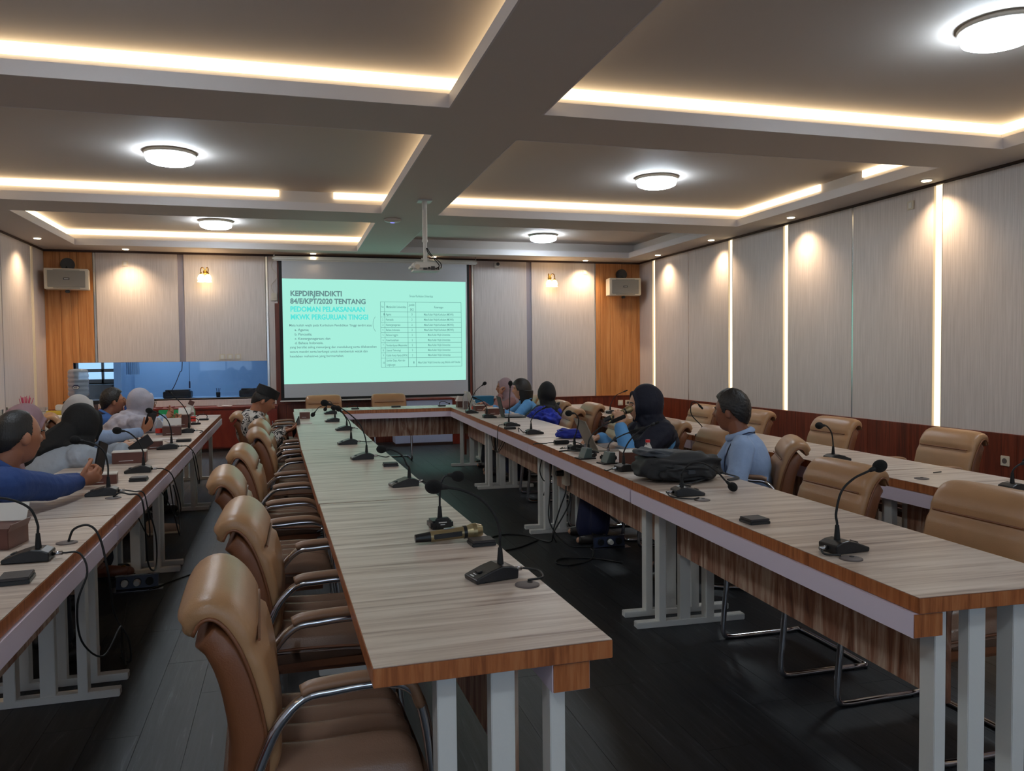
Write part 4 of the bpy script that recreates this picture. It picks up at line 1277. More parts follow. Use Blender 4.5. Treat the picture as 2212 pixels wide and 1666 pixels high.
    b.ell(ch - ax * .03, (.125 * s, .165 * s * broad, .19 * s), Rb, 3)
    b.ell(pel + ax * .11, (.135 * s, .165 * s * broad, .16 * s), Rb, 3)
    b.cap(pel + lf * .06, pel - lf * .06, .13 * s, .13 * s)
    if female:
        for q_ in (-1, 1): b.ell(shc - ax * .15 * s + tx * .070 * s + lf * q_ * .065 * s, .056 * s, None, 2)
    for S0, el, wr, side, H in arms:
        we = el + (wr - el) * (sleeve if sleeve > 0 else 0)
        b.cap(S0 - up * .01, el, .070 * s * sleeve_r, .056 * s * sleeve_r)
        if sleeve > 0: b.cap(el, el + (wr - el) * .93 * sleeve, .057 * s * sleeve_r, .041 * s * sleeve_r)
    # collar
    me = remesh(b, vox * 1.25, 4, .010, 8, seed)
    me.materials.append(M[shirt]); so = link_mesh('shirt', me, t)
    if cover is None or cover in ('peci', 'short', 'bald', 'bob'):
        cp = []
        ring = MB()
        for k in range(20):
            a = 2 * PI * k / 20
            cp.append(nb + ax * (.022 - .012 * math.cos(a)) * s + tx * .078 * s * math.cos(a) + lf * .076 * s * math.sin(a))
        ring.tube(cp, .011 * s, 8, closed=True, flat=1.8).build('collar', M[shirt], so, smooth=True)
    for S0, el, wr, side, H in arms:
        if sleeve > .8:
            dd = (wr - el).normalized()
            MB().cyl(el + dd * (wr - el).length * .84, el + dd * (wr - el).length * .985, .040 * s, .037 * s, 20).build('cuff', M[shirt], so, smooth=True)
    # ---------- trousers / skirt + shoes
    b = MB()
    b.cap(pel + lf * .05 - up * .01, pel - lf * .05 - up * .01, .125 * s, .125 * s)
    for hp, kn, ft in legs:
        b.cap(hp, kn, .092 * s, .073 * s); b.cap(kn, kn + (ft - kn) * .9, .072 * s, .058 * s)
    if female:
        (h1, k1, f1), (h2, k2, f2) = legs
        b.cap((k1 + k2) / 2, (f1 + f2) / 2 + up * .02, .10 * s, .12 * s); b.cap(h1, k2, .08, .08); b.cap(h2, k1, .08, .08)
    me = remesh(b, .012, 3, .012, 7, seed + 3)
    me.materials.append(M[trousers]); link_mesh('skirt' if female else 'trousers', me, t)
    for hp, kn, ft in legs:
        q = MB()
        q.cap(ft - fw * .035 - up * .036, ft + fw * .13 - up * .046, .039, .031); q.ell(ft - up * .0, (.045, .045, .05))
        q.build('shoe', M['shoe'] if 'shoe' in M else M['black'], t, smooth=True)
    # ---------- head cover / hair
    if cover == 'hijab':
        b = MB()
        g = bmesh.ops.create_uvsphere(b.bm, u_segments=30, v_segments=24, radius=1)['verts']
        for v in g:
            d = v.co.normalized()
            r = head_r(d) * 1.0
            q_ = Vector((d.x * .112 - .020, d.y * .095, d.z * .130 + .008))
            v.co = hc + Rh @ (q_ * s)
        # folded rim around the face
        ring = []
        for k in range(26):
            a = 2 * PI * k / 26
            dv = Vector((.66, .66 * math.sin(a) * (.86 if math.cos(a) > 0 else .80), .80 * math.cos(a) - .04)).normalized()
            ring.append(hc + Rh @ (dv * (head_r(dv) + .006) * s))
        for k in range(26): b.cap(ring[k], ring[(k + 1) % 26], .0105 * s, .0105 * s, 1)
        b.cap(hc + Rh @ Vector((-.02, 0, -.075)) * s, nb + ax * .005, .088 * s, .098 * s)
        if extras and 'slim' in extras:
            b.ell(nb - ax * .01, (.110 * s, .125 * s, .055 * s), Rb, 3)
            b.ell(shc - ax * .06 * s + tx * .05 * s, (.105 * s, .12 * s, .12 * s), Rb, 3)
            b.cap(nb + lf * .02, shc - ax * .16 * s - tx * .105 * s, .095 * s, .060 * s)
            b.cap(hc + Rh @ Vector((-.07, 0, -.02)) * s, shc - ax * .06 * s - tx * .10 * s, .075 * s, .085 * s)
        else:
            b.ell(nb - ax * .01, (.115 * s, .150 * s, .060 * s), Rb, 3)
            b.ell(shc - ax * .05 * s, (.140 * s, .205 * s * broad, .10 * s), Rb, 3)
            b.ell(shc - ax * .12 * s + tx * .05 * s, (.115 * s, .15 * s, .15 * s), Rb, 3)
            b.ell(shc - ax * .12 * s - tx * .02 * s, (.130 * s, .17 * s, .16 * s), Rb, 3)
        if extras and 'long' in extras:
            b.ell(shc - ax * .24 * s, (.150 * s, .215 * s, .22 * s), Rb, 3)
            for S0, el, wr, side, H in arms: b.cap(S0, S0 + (el - S0) * .62, .085 * s, .095 * s)
        me = remesh(b, vox, 3)
        # fold lines, and open the face
        keep = bmesh.new(); keep.from_mesh(me)
        kill = []
        Ri = Rh.inverted()
        for v in keep.verts:
            l = (Ri @ (v.co - hc)) / s
            if l.x > .035 and abs(l.z) < .14:
                fy, fz = l.y / .058, (l.z + .012) / .084
                if fy * fy + fz * fz < 1.0: kill.append(v)
            p = v.co * 11
            below = max(0, min(1, (hc.z - .02 - v.co.z) / .10))
            f_ = math.sin((v.co.z * 34 + (v.co - hc).dot(lf) * 40 + noise.noise(p) * 3.0))
            v.co += v.normal * (.0045 * f_ * (.25 + below) + noise.noise(p * .8) * .006)
        bmesh.ops.delete(keep, geom=kill, context='VERTS')
        keep.to_mesh(me); keep.free(); me.shade_smooth()
        me.materials.append(M[cover_m]); ho = link_mesh('hijab', me, t)
    elif cover in ('short', 'bald', 'bob', 'peci'):
        b = bmesh.new()
        g = bmesh.ops.create_uvsphere(b, u_segments=110, v_segments=90, radius=1)['verts']
        dirs = {}
        kill = []
        for v in g:
            d = v.co.normalized(); dirs[v] = d
            th = .010 + .003 * noise.noise(d * 9)
            if cover == 'bald': th = .004 + .004 * max(0, -d.x)
            if cover == 'bob': th = .028
            if cover == 'short': th = .014 + .010 * max(0, d.z) + .003 * noise.noise(d * 9)
            ph = math.degrees(math.atan2(abs(d.y), d.x))
            tab = [(0, .70), (42, .66), (62, .42), (74, -.02), (82, -.16), (90, .16), (104, .12), (116, -.22), (140, -.52), (180, -.62)]
            if cover == 'bald': tab = [(0, .92), (42, .88), (66, .62), (78, .02), (84, -.12), (92, .16), (104, .12), (116, -.22), (140, -.52), (180, -.60)]
            if cover == 'bob': tab = [(0, .48), (38, .44), (52, .0), (62, -.6), (70, -2), (180, -2)]
            for (a0, l0), (a1, l1_) in zip(tab[:-1], tab[1:]):
                if a0 <= ph <= a1: line = l0 + (l1_ - l0) * (ph - a0) / (a1 - a0); break
            if d.z < line: kill.append(v)
            z_s = 1.0
            v.co = hc + Rh @ (d * (head_r(Vector((min(d.x, .75), d.y, d.z)).normalized()) + th) * s)
            if cover == 'bob' and d.z < -.1: v.co += -up * (.10 * min(1, (-d.z - .1) * 2)) * s - Rh @ Vector((.02, 0, 0)) * s
        bmesh.ops.delete(b, geom=list(set(kill)), context='VERTS')
        me = bpy.data.meshes.new('hair'); b.to_mesh(me); b.free(); me.shade_smooth(); me.materials.append(M['hair'])
        ho = link_mesh('hair', me, t)
        sd = ho.modifiers.new('th', 'SOLIDIFY'); sd.thickness = .012 * s; sd.offset = -1
        if cover == 'peci':
            q = MB(); rg = []
            A = []; B = []
            for k in range(28):
                a = 2 * PI * k / 28
                x_, y_p = math.cos(a), math.sin(a)
                A.append(hc + Rh @ (Vector((x_ * .112 - .004, y_p * .087, .052)) * s)); B.append(hc + Rh @ (Vector((x_ * .106 - .004, y_p * .070, .140 - .010 * abs(x_))) * s))
            va = [q.bm.verts.new(p) for p in A]; vb_ = [q.bm.verts.new(p) for p in B]
            for k in range(28): q.bm.faces.new((va[k], va[(k + 1) % 28], vb_[(k + 1) % 28], vb_[k]))
            q.bm.faces.new(vb_); q.bm.faces.new(va[::-1])
            q.build('peci_cap', M['peci'], t, smooth=True, angle=.7)
    return t, dict(hc=hc, Rh=Rh, nb=nb, ax=ax, tx=tx, lf=lf, fw=fw, SL=SL, SR=SR, O=O, arms=arms, s=s, shc=shc)

M['shoe'] = mat('dark_shoe', srgb(34, 28, 26), 0.5)
def glasses(t, k):
    q = MB()
    for sy in (-1, 1):
        c = k['hc'] + k['Rh'] @ Vector((.104, sy * .032, .006)) * k['s']
        q.tube([c + k['Rh'] @ Vector((0, .022 * math.cos(a), .017 * math.sin(a))) for a in [2 * PI * j / 16 for j in range(16)]], .0016, 6, closed=True)
        q.tube([c + k['Rh'] @ Vector((0, sy * .022, .003)), k['hc'] + k['Rh'] @ Vector((.02, sy * .083, .012))], .0015, 6)
    q.tube([k['hc'] + k['Rh'] @ Vector((.106, -.010, .009)), k['hc'] + k['Rh'] @ Vector((.106, .010, .009))], .0016, 6)
    q.build('glasses', M['black'], t)

D = Vector
# P12 man with lanyard
t, k = person('man in light blue shirt with dark lanyard, sitting beyond the black bag', (2.75, 4.32), 150, (2.635, 4.36, 1.180), 128,
    [((2.40, 4.30, .70), (-.8, .2, -.2), (0, 0, -1), .5), ((2.42, 4.62, .70), (-.8, -.1, -.2), (0, 0, -1), .5)],
    'shirt_lightblue', 'skin_dark', cover='short', s=1.03, seed=1, hunch=-.01, broad=1.05, trousers='trousers_grey', vox=.0055)
lw = MB()
Pn = lambda f, l, a: k['shc'] + k['tx'] * f + k['lf'] * l + k['ax'] * a
for sy in (-1, 1):
    lw.tube(spline([Pn(-.085, sy * .02, .045), Pn(-.045, sy * .085, .060), Pn(.05, sy * .085, .030), Pn(.128, sy * .055, -.10), Pn(.142, sy * .012, -.28)], 6), .009, 6, flat=.3)
lw.build('lanyard', M['lanyard'], t)
# P11 woman with microphone
t, k = person('woman in navy hijab and blue top speaking into a handheld microphone', (2.74, 5.62), 172, (2.555, 5.46, 1.172), 171,
    [((2.305, 5.345, .900), (-.05, .12, 1), (.05, 1, .0), 1.25, (.6, -.5, -1)), ((2.26, 5.60, .79), (-1, .1, -.05), (0, 0, -1), .35)],
    'shirt_sky', 'skin_light', True, 'hijab', 'hijab_navy', 'skirt_navy', s=1.14, seed=2, vox=.0055, extras='long', pitch=3, broad=1.15, sleeve_r=1.15)
mic_hand = k
# P10 woman black hijab
person('woman in black hijab with royal blue printed dress, turned away', (2.80, 8.42), 130, (2.74, 8.38, 1.105), 105,
    [((2.45, 8.62, .70), (-.7, .5, 0), (0, 0, -1), .5), ((2.78, 8.78, .72), (-.2, .9, 0), (0, 0, -1), .5)],
    'print_royal', 'skin', True, 'hijab', 'hijab_black', 'skirt_navy', s=1.0, seed=3, vox=.008, extras='long', broad=1.15)
# P9 bob hair
person('woman with black bobbed hair in a sky blue shirt behind the dark laptop', (2.80, 9.12), 168, (2.64, 9.0, 1.125), 170,
    [((2.32, 8.90, .80), (-1, .1, 0), (0, 0, -1), .4), ((2.34, 9.2, .80), (-1, .1, 0), (0, 0, -1), .4)],
    'shirt_sky', 'skin_light', True, 'bob', None, 'trousers_dark', s=.94, seed=4, vox=.008)
# P8
person('woman in pink-grey hijab and rose tunic, hidden behind the bob-haired woman', (2.88, 9.85), 172, (2.66, 9.85, 1.115), 175,
    [((2.572, 9.74, .915), (.05, .10, 1), (.9, .2, 0), .8, (.3, -.6, -1)), ((2.40, 10.0, .80), (-1, -.2, 0), (0, 0, -1), .4)],
    'tunic_rose', 'skin', True, 'hijab', 'hijab_pink', 'trousers_dark', s=.94, seed=5, vox=.008)
# P7 batik
t, k = person('man in black and white batik shirt and black peci looking down at a tablet', (-.33, 8.16), 3, (-.195, 8.10, 1.115), 2,
    [((-.05, 8.22, .70), (.9, -.5, .1), (0, 0, 1), .6), ((-.07, 8.02, .70), (.95, .35, .1), (0, .2, 1), .6)],
    'batik', 'skin', cover='peci', s=1.03, seed=6, pitch=27, vox=.006, hunch=-.04, broad=1.15, sleeve_r=1.15)
# P1 royal blue man
t, k = person('balding man in royal blue shirt leaning on the left table with a phone', (-1.52, 4.02), 28, (-1.185, 4.02, 1.195), 48,
    [((-1.06, 4.56, .80), (.85, -.35, .25), (.2, -.7, .6), 1.15), ((-.99, 4.36, .81), (.9, .15, .3), (-.1, .8, .5), 1.15, (.1, -.9, -.55))],
    'shirt_royal', 'skin', cover='bald', s=1.0, seed=7, vox=.0055, broad=1.12, sleeve_r=1.12, hunch=.0)
# P2 mauve
person('woman in patterned mauve hijab and pale tunic looking down, beside the man in royal blue', (-1.72, 5.02), 12, (-1.39, 5.02, 1.150), 12,
    [((-1.40, 5.16, .66), (1, -.3, 0), (0, 0, -1), .5), ((-1.40, 4.96, .66), (1, .3, 0), (0, 0, -1), .5)],
    'tunic_white', 'skin', True, 'hijab', 'hijab_mauve', 'trousers_dark', s=.97, seed=8, pitch=25, vox=.006)
# P3 black hijab
t, k = person('woman in black hijab and grey-blue shirt leaning over the left table with clasped hands', (-1.66, 5.50), 38, (-1.295, 5.74, 1.118), 42,
    [((-1.16, 6.08, .80), (.9, -.3, .1), (.1, -.5, -.6), 1.1), ((-1.12, 5.99, .81), (.8, .5, .1), (.1, .7, -.5), 1.1, (.3, -.8, -.6))],
    'shirt_greyblue', 'skin_light', True, 'hijab', 'hijab_black', 'trousers_dark', s=1.08, seed=9, vox=.0055, extras='slim', broad=1.1, sleeve_r=1.15, pitch=4)
# P4 white hijab
person('woman in white hijab holding up a phone, behind the black hijab', (-1.86, 6.85), 15, (-1.585, 6.90, 1.128), 25,
    [((-1.28, 7.06, .80), (1, 0, 0), (0, 0, -1), .4), ((-1.13, 6.98, .83), (.7, .2, .6), (-.6, .5, .3), .55)],
    'shirt_lightblue', 'skin', True, 'hijab', 'hijab_white', 'trousers_dark', s=1.0, seed=10, vox=.006)
# P6 light grey hijab
t, k = person('woman in light grey floral hijab and glasses resting her arms on the left table', (-1.66, 7.80), 25, (-1.315, 7.98, 1.135), 28,
    [((-1.18, 8.45, .84), (.7, -.3, .4), (.3, -.5, .5), .8), ((-1.10, 8.22, .80), (.4, .85, .25), (-.2, .1, .9), .8, (.5, -.8, -.4))],
    'shirt_lightblue', 'skin', True, 'hijab', 'hijab_grey', 'trousers_dark', s=1.04, seed=11, extras='long', vox=.006, broad=1.15, sleeve_r=1.1, pitch=3)
glasses(t, k)
# P5 young man
t, k = person('young man in blue shirt with his hand at his chin, behind the grey hijab', (-2.00, 8.85), 20, (-1.735, 8.80, 1.115), 25,
    [((-1.40, 9.05, .79), (1, 0, 0), (0, 0, -1), .5), ((-1.59, 8.86, .94), (-.35, .15, .8), (-.9, 0, 0), .7)],
    'shirt_blue', 'skin', cover='short', s=1.02, seed=12, vox=.006, pitch=-4)
glasses(t, k)
# feet seen under the left tables
def lone(name, label, loc, rz, m1, m2):
    t = thing(name, label, 'shoe', loc, rz)
    MB().cap((-.10, 0, .05), (.10, 0, .04), .046, .036).ell((-.08, 0, .075), (.05, .042, .045)).build('upper', m1, t, smooth=True)
    MB().box((-.145, -.045, 0), (.14, .045, .02), bev=.01).build('sole', m2, t)
M['canvas'] = mat('beige_canvas', srgb(186, 164, 148), .8)
lone('sneaker', 'beige canvas sneaker under the second table of the left row', (-1.02, 6.95, 0), 0.1, M['canvas'], M['cream'])
M['brownleather'] = mat('brown_leather', srgb(120, 72, 50), .4)
lone('slipper', 'brown leather loafer with a metal buckle under the left row', (-1.13, 5.62, 0), -.1, M['brownleather'], M['black'])
MBk = MB().ell((0, 0, 0), (.014, .018, .008)); 
o = MBk.build('buckle', M['brass'], bpy.data.objects['slipper'], smooth=True, loc=(.07, 0, .078))
# ================================================================== DESK MICROPHONES
def desk_mic(label, base, rz, path, kind='wedge', head='ball', yaxis=True, cable=None, group='gooseneck desk microphones'):
    """base (x,y); path = list of (x,z) world points in the plane of the base, last one is the head"""
    bx_, by_ = base
    t = thing('desk_microphone', label, 'microphone', (bx_, by_, HT), 0, group)
    R = Matrix.Rotation(rz, 3, 'Z')
    if kind == 'wedge':
        pr = [(-.072, 0), (.068, 0), (.070, .030), (.045, .040), (.015, .043), (-.02, .034), (-.074, .014)]
        b = MB().prism(pr, 'y', -.042, .042)
        bo = b.build('base', M['black'], t, rot=(0, 0, rz), bevel=.004)
        MB().box((-.052, -.012, .0265), (-.038, .012, .0300), rot=Euler((0, -.28, 0)).to_matrix()).build('talk_button', M['screw'], bo)
        MB().box((-.009, -.012, -.0006), (-.005, .012, .0006)).box((.001, -.009, -.0006), (.0035, .009, .0006)).build('print_mark', M['white_print'], bo, loc=(-.060, 0, .0205), rot=(0, -.36, 0))
        if cable != 'none': MB().cyl((.068, .0, .018), (.10, .0, .018), .0075, seg=12).build('plug', M['steel'], bo, smooth=True)
        top = Vector((.028, 0, .040))
    else:
        b = MB().box((-.045, -.040, 0), (.045, .040, .034), bev=.008)
        b.box((-.028, -.046, .002), (.028, -.036, .046), bev=.004)
        bo = b.build('base', M['black'], t, rot=(0, 0, rz))
        MB().box((-.016, -.0468, .027), (.016, -.0458, .0305)).box((-.009, -.0468, .019), (.009, -.0458, .0215)).build('print_mark', M['white_print'], bo)
        top = Vector((0, 0, .034))
    tw = R @ top
    P = [tw, tw + Vector((0, 0, .052))] + [Vector((x - bx_, 0, z - HT)) for x, z in path]
    if abs(P[2].z - P[1].z) < .015 or P[2].z < P[1].z: P.pop(2)
    MB().cyl(tw - Vector((0, 0, .006)), tw + Vector((0, 0, .05)), .011, .0065, 14).build('stem_socket', M['rubber'], t, smooth=True, angle=.7)
    sp = spline(P[:1] + P[1:], 7)
    MB().tube(sp, .0042, 8).build('gooseneck', M['rubber'] if kind == 'wedge' else M['chrome'] if head == 'chrome' else M['black'], t, smooth=True)
    e = sp[-1]; d = (sp[-1] - sp[-3]).normalized()
    q = d.to_track_quat('Z', 'Y').to_matrix()
    MB().cyl(e - d * .028, e - d * .002, .0065, .010, 12).build('head_collar', M['rubber'], t, smooth=True)
    if head == 'long': MB().cap(e - d * .01, e + d * .075, .013, .014).build('foam_windscreen', M['foam'], t, smooth=True)
    elif head == 'slim': MB().cap(e, e + d * .02, .0075, .0075).build('foam_windscreen', M['foam'], t, smooth=True)
    else: MB().ell(e + d * .014, (.0215, .0215, .026), q, 3).build('foam_windscreen', M['foam'], t, smooth=True)
    if cable and cable != 'none':
        MB().tube(spline([Vector(c) - Vector((bx_, by_, HT)) for c in cable], 6), .0034, 6).build('cable', M['cord'], t, smooth=True)
    return t
Z0 = HT + .005
XB = lambda y: .735 - .0145 * (y - 1.7)
# centre row
desk_mic('desk microphone with thick foam head arching over the nearest centre table', (.575, 2.30), .22,
    [(.60, .86), (.60, .89), (.585, .94), (.545, .99), (.49, 1.02), (.44, 1.032), (.415, 1.035)], cable=[(.676, 2.32, .768), (.72, 2.30, .762), (.715, 2.24, .758), (.665, 2.225, .757)])
desk_mic('square-based desk microphone facing the camera, with lettering on its base', (.555, 3.05), .06,
    [(.556, .88), (.56, .92), (.575, .948), (.60, .952), (.615, .95)], kind='square')
desk_mic('desk microphone on the centre row beside a small black box', (.56, 4.09), .15, [(.575, .86), (.55, .91), (.50, .94), (.46, .945)], cable=[(.66, 4.10, .768), (.675, 4.09, .76), (.68, 4.05, .757)])
desk_mic('desk microphone with a very long neck, fourth along the centre row', (.45, 5.26), .1, [(.465, .91), (.43, .99), (.345, 1.07), (.28, 1.105), (.23, 1.12)], cable=[(.55, 5.27, .768), (.60, 5.26, .757), (.63, 5.3, .757)])
desk_mic('desk microphone fifth along the centre row from the camera', (.42, 6.2), .1, [(.44, .91), (.405, .97), (.365, 1.015)], cable=[(.52, 6.2, .768), (.58, 6.25, .757), (.62, 6.3, .757)])
desk_mic('desk microphone sixth along the centre row from the camera', (.47, 7.4), .1, [(.51, .85), (.45, .92), (.395, .95)], cable=[(.57, 7.4, .768), (.6, 7.42, .757)])
desk_mic('desk microphone seventh along the centre row, its head drooping left', (.42, 8.42), .1, [(.445, .88), (.40, .92), (.30, .91), (.235, .84)], cable='none')
desk_mic('farthest desk microphone of the centre row', (.46, 9.59), .1, [(.485, .86), (.445, .90), (.405, .82)], cable='none')
# row right of centre (users sit at +X, so the bases point +X)
desk_mic('desk microphone drooping to the right in front of the black bag', (1.80, 3.38), PI - .1, [(1.775, .86), (1.82, .90), (1.89, .895), (1.96, .85), (2.0, .81), (2.03, .785)],
    cable=[(1.70, 3.40, .768), (1.695, 3.33, .757), (1.75, 3.25, .757), (1.80, 3.27, .757)])
desk_mic('big desk microphone nearest the camera on the row right of centre', (1.785, 2.26), PI + .1, [(1.755, .88), (1.775, .95), (1.82, .99), (1.87, 1.01), (1.915, 1.025)], cable=[(1.69, 2.25, .768), (1.68, 2.22, .757), (1.72, 2.19, .756)])
desk_mic('desk microphone left of the black bag, its thin neck crossing the woman in navy', (1.86, 4.2), PI + .1, [(1.835, .86), (1.87, .92), (1.94, .98), (2.03, 1.015)], head='slim', cable=[(1.76, 4.19, .768), (1.73, 4.2, .757), (1.73, 4.24, .757)])
desk_mic('desk microphone with a long foam windscreen in a green-grey stand', (1.87, 4.85), 0, [(1.885, .88), (1.95, .94), (2.05, .98)], kind='square', head='long')
desk_mic('desk microphone whose long windscreen reaches in front of the woman in navy', (1.93, 4.66), 0, [(1.955, .87), (2.04, .91), (2.10, .925)], kind='square', head='long')
desk_mic('desk microphone with round head beside the blue pouch', (1.94, 5.23), PI, [(1.925, .87), (1.945, .96), (1.92, 1.005), (1.885, 1.01)], cable=[(1.84, 5.23, .768), (1.83, 5.3, .757), (1.87, 5.36, .757)])
desk_mic('desk microphone between the blue pouch and the man-high upright microphone', (1.99, 6.43), PI, [(1.965, .87), (2.01, .93), (2.085, .97)], head='slim', cable=[(1.89, 6.43, .768), (1.87, 6.5, .80), (1.89, 6.55, .757)])
desk_mic('desk microphone standing bolt upright in front of the dark laptop', (2.01, 7.21), PI, [(1.99, .93), (1.995, 1.06), (2.0, 1.14)], cable=[(1.91, 7.21, .768), (1.875, 7.2, .75), (1.865, 7.2, .60), (1.88, 7.28, .50), (1.97, 7.35, .62)])
desk_mic('desk microphone bending left, left of the dark laptop', (2.06, 8.28), PI, [(2.03, .86), (1.98, .93), (1.90, .968)], head='slim', cable='none')
desk_mic('farthest desk microphone of the row right of centre, leaning right', (2.03, 9.0), PI, [(2.035, .93), (2.09, 1.02), (2.175, 1.085)], cable='none')
# wall row
desk_mic('desk microphone hooked to the left on the wall row, before the empty armchair', (3.235, 4.16), PI, [(3.21, .85), (3.195, .92), (3.16, .965), (3.12, .97)], cable=[(3.13, 4.16, .768), (3.10, 4.18, .757), (3.12, 4.22, .757)])
desk_mic('desk microphone at the right picture edge on the wall row', (3.31, 2.97), PI, [(3.285, .83), (3.31, .87), (3.36, .885)], cable=[(3.2, 2.97, .768), (3.15, 3.0, .757), (3.12, 3.02, .757)])
desk_mic('desk microphone on the wall row behind the microphone hand of the woman in navy', (3.50, 8.32), PI, [(3.485, .87), (3.54, .95), (3.66, 1.0)], head='slim', cable=[(3.4, 8.32, .768), (3.36, 8.35, .757), (3.38, 8.4, .757)])
desk_mic('desk microphone on the wall row between the woman in navy and the man', (3.14, 5.6), PI, [(3.02, .94), (3.02, 1.03), (3.06, 1.035), (3.10, 1.0)], head='slim', cable='none')
# left row (users sit at -X)
desk_mic('nearest desk microphone of the left row, arching out of the picture', (-.85, 2.98), .0, [(-.822, .87), (-.84, .92), (-.88, .95), (-.93, .965), (-.97, .962)],
    cable=[(-.75, 2.98, .768), (-.70, 2.99, .76), (-.672, 2.96, .70), (-.70, 2.94, .60), (-.70, 2.98, .46), (-.66, 3.1, .36), (-.64, 3.3, .40), (-.68, 3.5, .25), (-.74, 3.9, .04), (-.86, 4.5, .008), (-.95, 5.1, .01)])
desk_mic('desk microphone before the hands of the man in royal blue', (-.90, 4.31), .05, [(-.872, .90), (-.89, .97), (-.94, 1.01), (-1.0, 1.025)],
    cable=[(-.80, 4.32, .768), (-.76, 4.33, .757), (-.715, 4.34, .74), (-.70, 4.36, .60), (-.72, 4.45, .50), (-.80, 4.5, .66)])
desk_mic('desk microphone between the nearest long snack box and the small one', (-.87, 5.11), .05, [(-.842, .87), (-.87, .94), (-.92, .99), (-.965, 1.0)],
    cable=[(-.77, 5.12, .768), (-.73, 5.14, .757), (-.69, 5.18, .70), (-.66, 5.25, .50), (-.70, 5.3, .44), (-.73, 5.22, .55), (-.80, 5.2, .68)])
desk_mic('desk microphone right of the clear bottle on the left row', (-.88, 6.36), .05, [(-.855, .90), (-.88, .97), (-.94, 1.02), (-.985, 1.035)],
    cable=[(-.78, 6.37, .768), (-.74, 6.4, .757), (-.70, 6.45, .68), (-.68, 6.5, .50), (-.70, 6.6, .46), (-.73, 6.55, .70)])
desk_mic('farthest upright desk microphone of the left row, stretched up to the left', (-.91, 7.7), .05, [(-.885, .90), (-.93, 1.0), (-1.03, 1.115)], head='slim', cable=[(-.81, 7.71, .768), (-.77, 7.74, .757), (-.78, 7.6, .757)])

# folded microphones lying at the far end
def small_mic(x, y, label, rz=0):
    t = thing('folded_microphone', label, 'microphone', (x, y, HT), rz)
    MB().box((-.05, -.035, 0), (.05, .035, .018), bev=.005).build('base', M['black'], t)
    MB().tube(spline([(.03, 0, .018), (.03, 0, .05), (-.02, 0, .065), (-.09, 0, .04)]), .004).ell((-.10, 0, .035), .013).build('gooseneck', M['rubber'], t, smooth=True)
small_mic(-.90, 9.2, 'small folded microphone at the far end of the left row')
small_mic(-.93, 8.62, 'tiny hooked microphone lying behind the farthest upright microphone, left row', .4)
small_mic(.80, 10.3, 'low hooked microphone at the left of the cross table')
small_mic(1.94, 10.4, 'low curved microphone at the right of the cross table', PI)

# black boxes (microphone control boxes) lying on tables
def black_box(x, y, label, w_=.10, d_=.07, rz=0.0):
    t = thing('flat_box', label, 'box', (x, y, HT), rz, 'flat black boxes on the tables')
    MB().box((-w_ / 2, -d_ / 2, 0), (w_ / 2, d_ / 2, .012), bev=.002).build('lower_shell', M['black'], t)
    MB().box((-w_ / 2 + .002, -d_ / 2 + .002, .0125), (w_ / 2 - .002, d_ / 2 - .002, .021), bev=.002).build('lid', mat_box, t)
mat_box = mat('flat_box_lid', srgb(46, 40, 40), .5, bump=.2, bscale=300)
black_box(1.755, 2.745, 'flat black box on the row right of centre, beside the nearest microphone', .088, .085)
black_box(.645, 2.73, 'flat black box under the head of the handheld microphone', .088, .075, .05)
black_box(.585, 4.87, 'flat black box on the centre row beyond the third microphone', .09, .075)
black_box(-.81, 2.71, 'flat black box nearest the camera on the left row', .088, .10, .1)
black_box(-.81, 4.76, 'flat black box between the second and third microphones of the left row', .09, .08)
black_box(-.83, 6.89, 'flat black box on the left row beyond the fourth microphone', .11, .08)
black_box(2.07, 9.3, 'flat black box at the far end of the row right of centre', .10, .06)
black_box(1.915, 6.93, 'flat black box before the upright microphone', .10, .06)
black_box(3.36, 4.82, 'flat black box on the wall row behind the man with the lanyard', .11, .10)
black_box(1.34, 10.45, 'thin black box on the middle of the cross table', .12, .06)
black_box(3.45, 7.3, 'flat black box on the wall row near the far right corner', .12, .06)

# grommets
def grommet(x, y, label):
    t = thing('cable_grommet', label, 'grommet', (x, y, HT), 0, 'round cable grommets in the tabletops')
    MB().lathe([(.036, 0), (.036, .003), (.030, .0045), (.004, .0045)], seg=28).build('cap', M['grey_disc'], t, smooth=True)
    MB().cyl((.012, .012, .0045), (.012, .012, .0055), .008, seg=12).build('cable_hole', M['rubber'], t)
for x, y, l in [(.655, 2.20, 'round grommet beside the nearest centre microphone'), (1.735, 2.16, 'round grommet beneath the big microphone right of centre'), (1.80, 3.24, 'round grommet beside the drooping microphone'),
                (-.795, 3.22, 'round grommet by the nearest microphone of the left row'), (-.83, 4.20, 'round grommet below the second microphone of the left row'), (3.18, 3.42, 'round grommet on the wall row near the right edge'),
                (2.03, 6.62, 'round grommet beyond the blue pouch')]:
    grommet(x, y, l)
def cord(name, pts, r, label, m='cord', n=8):
    o = MB().tube(spline(pts, n), r, 8).build(name, M[m], smooth=True)
    return prop(o, label, 'cable')
cord('microphone_cable', [(-.79, 3.22, .756), (-.77, 3.22, .80), (-.72, 3.22, .81), (-.685, 3.22, .76), (-.66, 3.22, .62), (-.66, 3.3, .45), (-.67, 3.6, .25), (-.72, 3.9, .05), (-.80, 4.1, .006)], .0042, 'black cable looping out of the nearest left grommet to the floor')
cord('microphone_cable', [(-.83, 4.20, .756), (-.80, 4.20, .775), (-.76, 4.2, .765), (-.715, 4.2, .755), (-.695, 4.2, .68), (-.70, 4.3, .40), (-.71, 4.6, .30), (-.74, 4.8, .45), (-.80, 4.8, .68)], .0042, 'black cable from the second left grommet over the table edge')
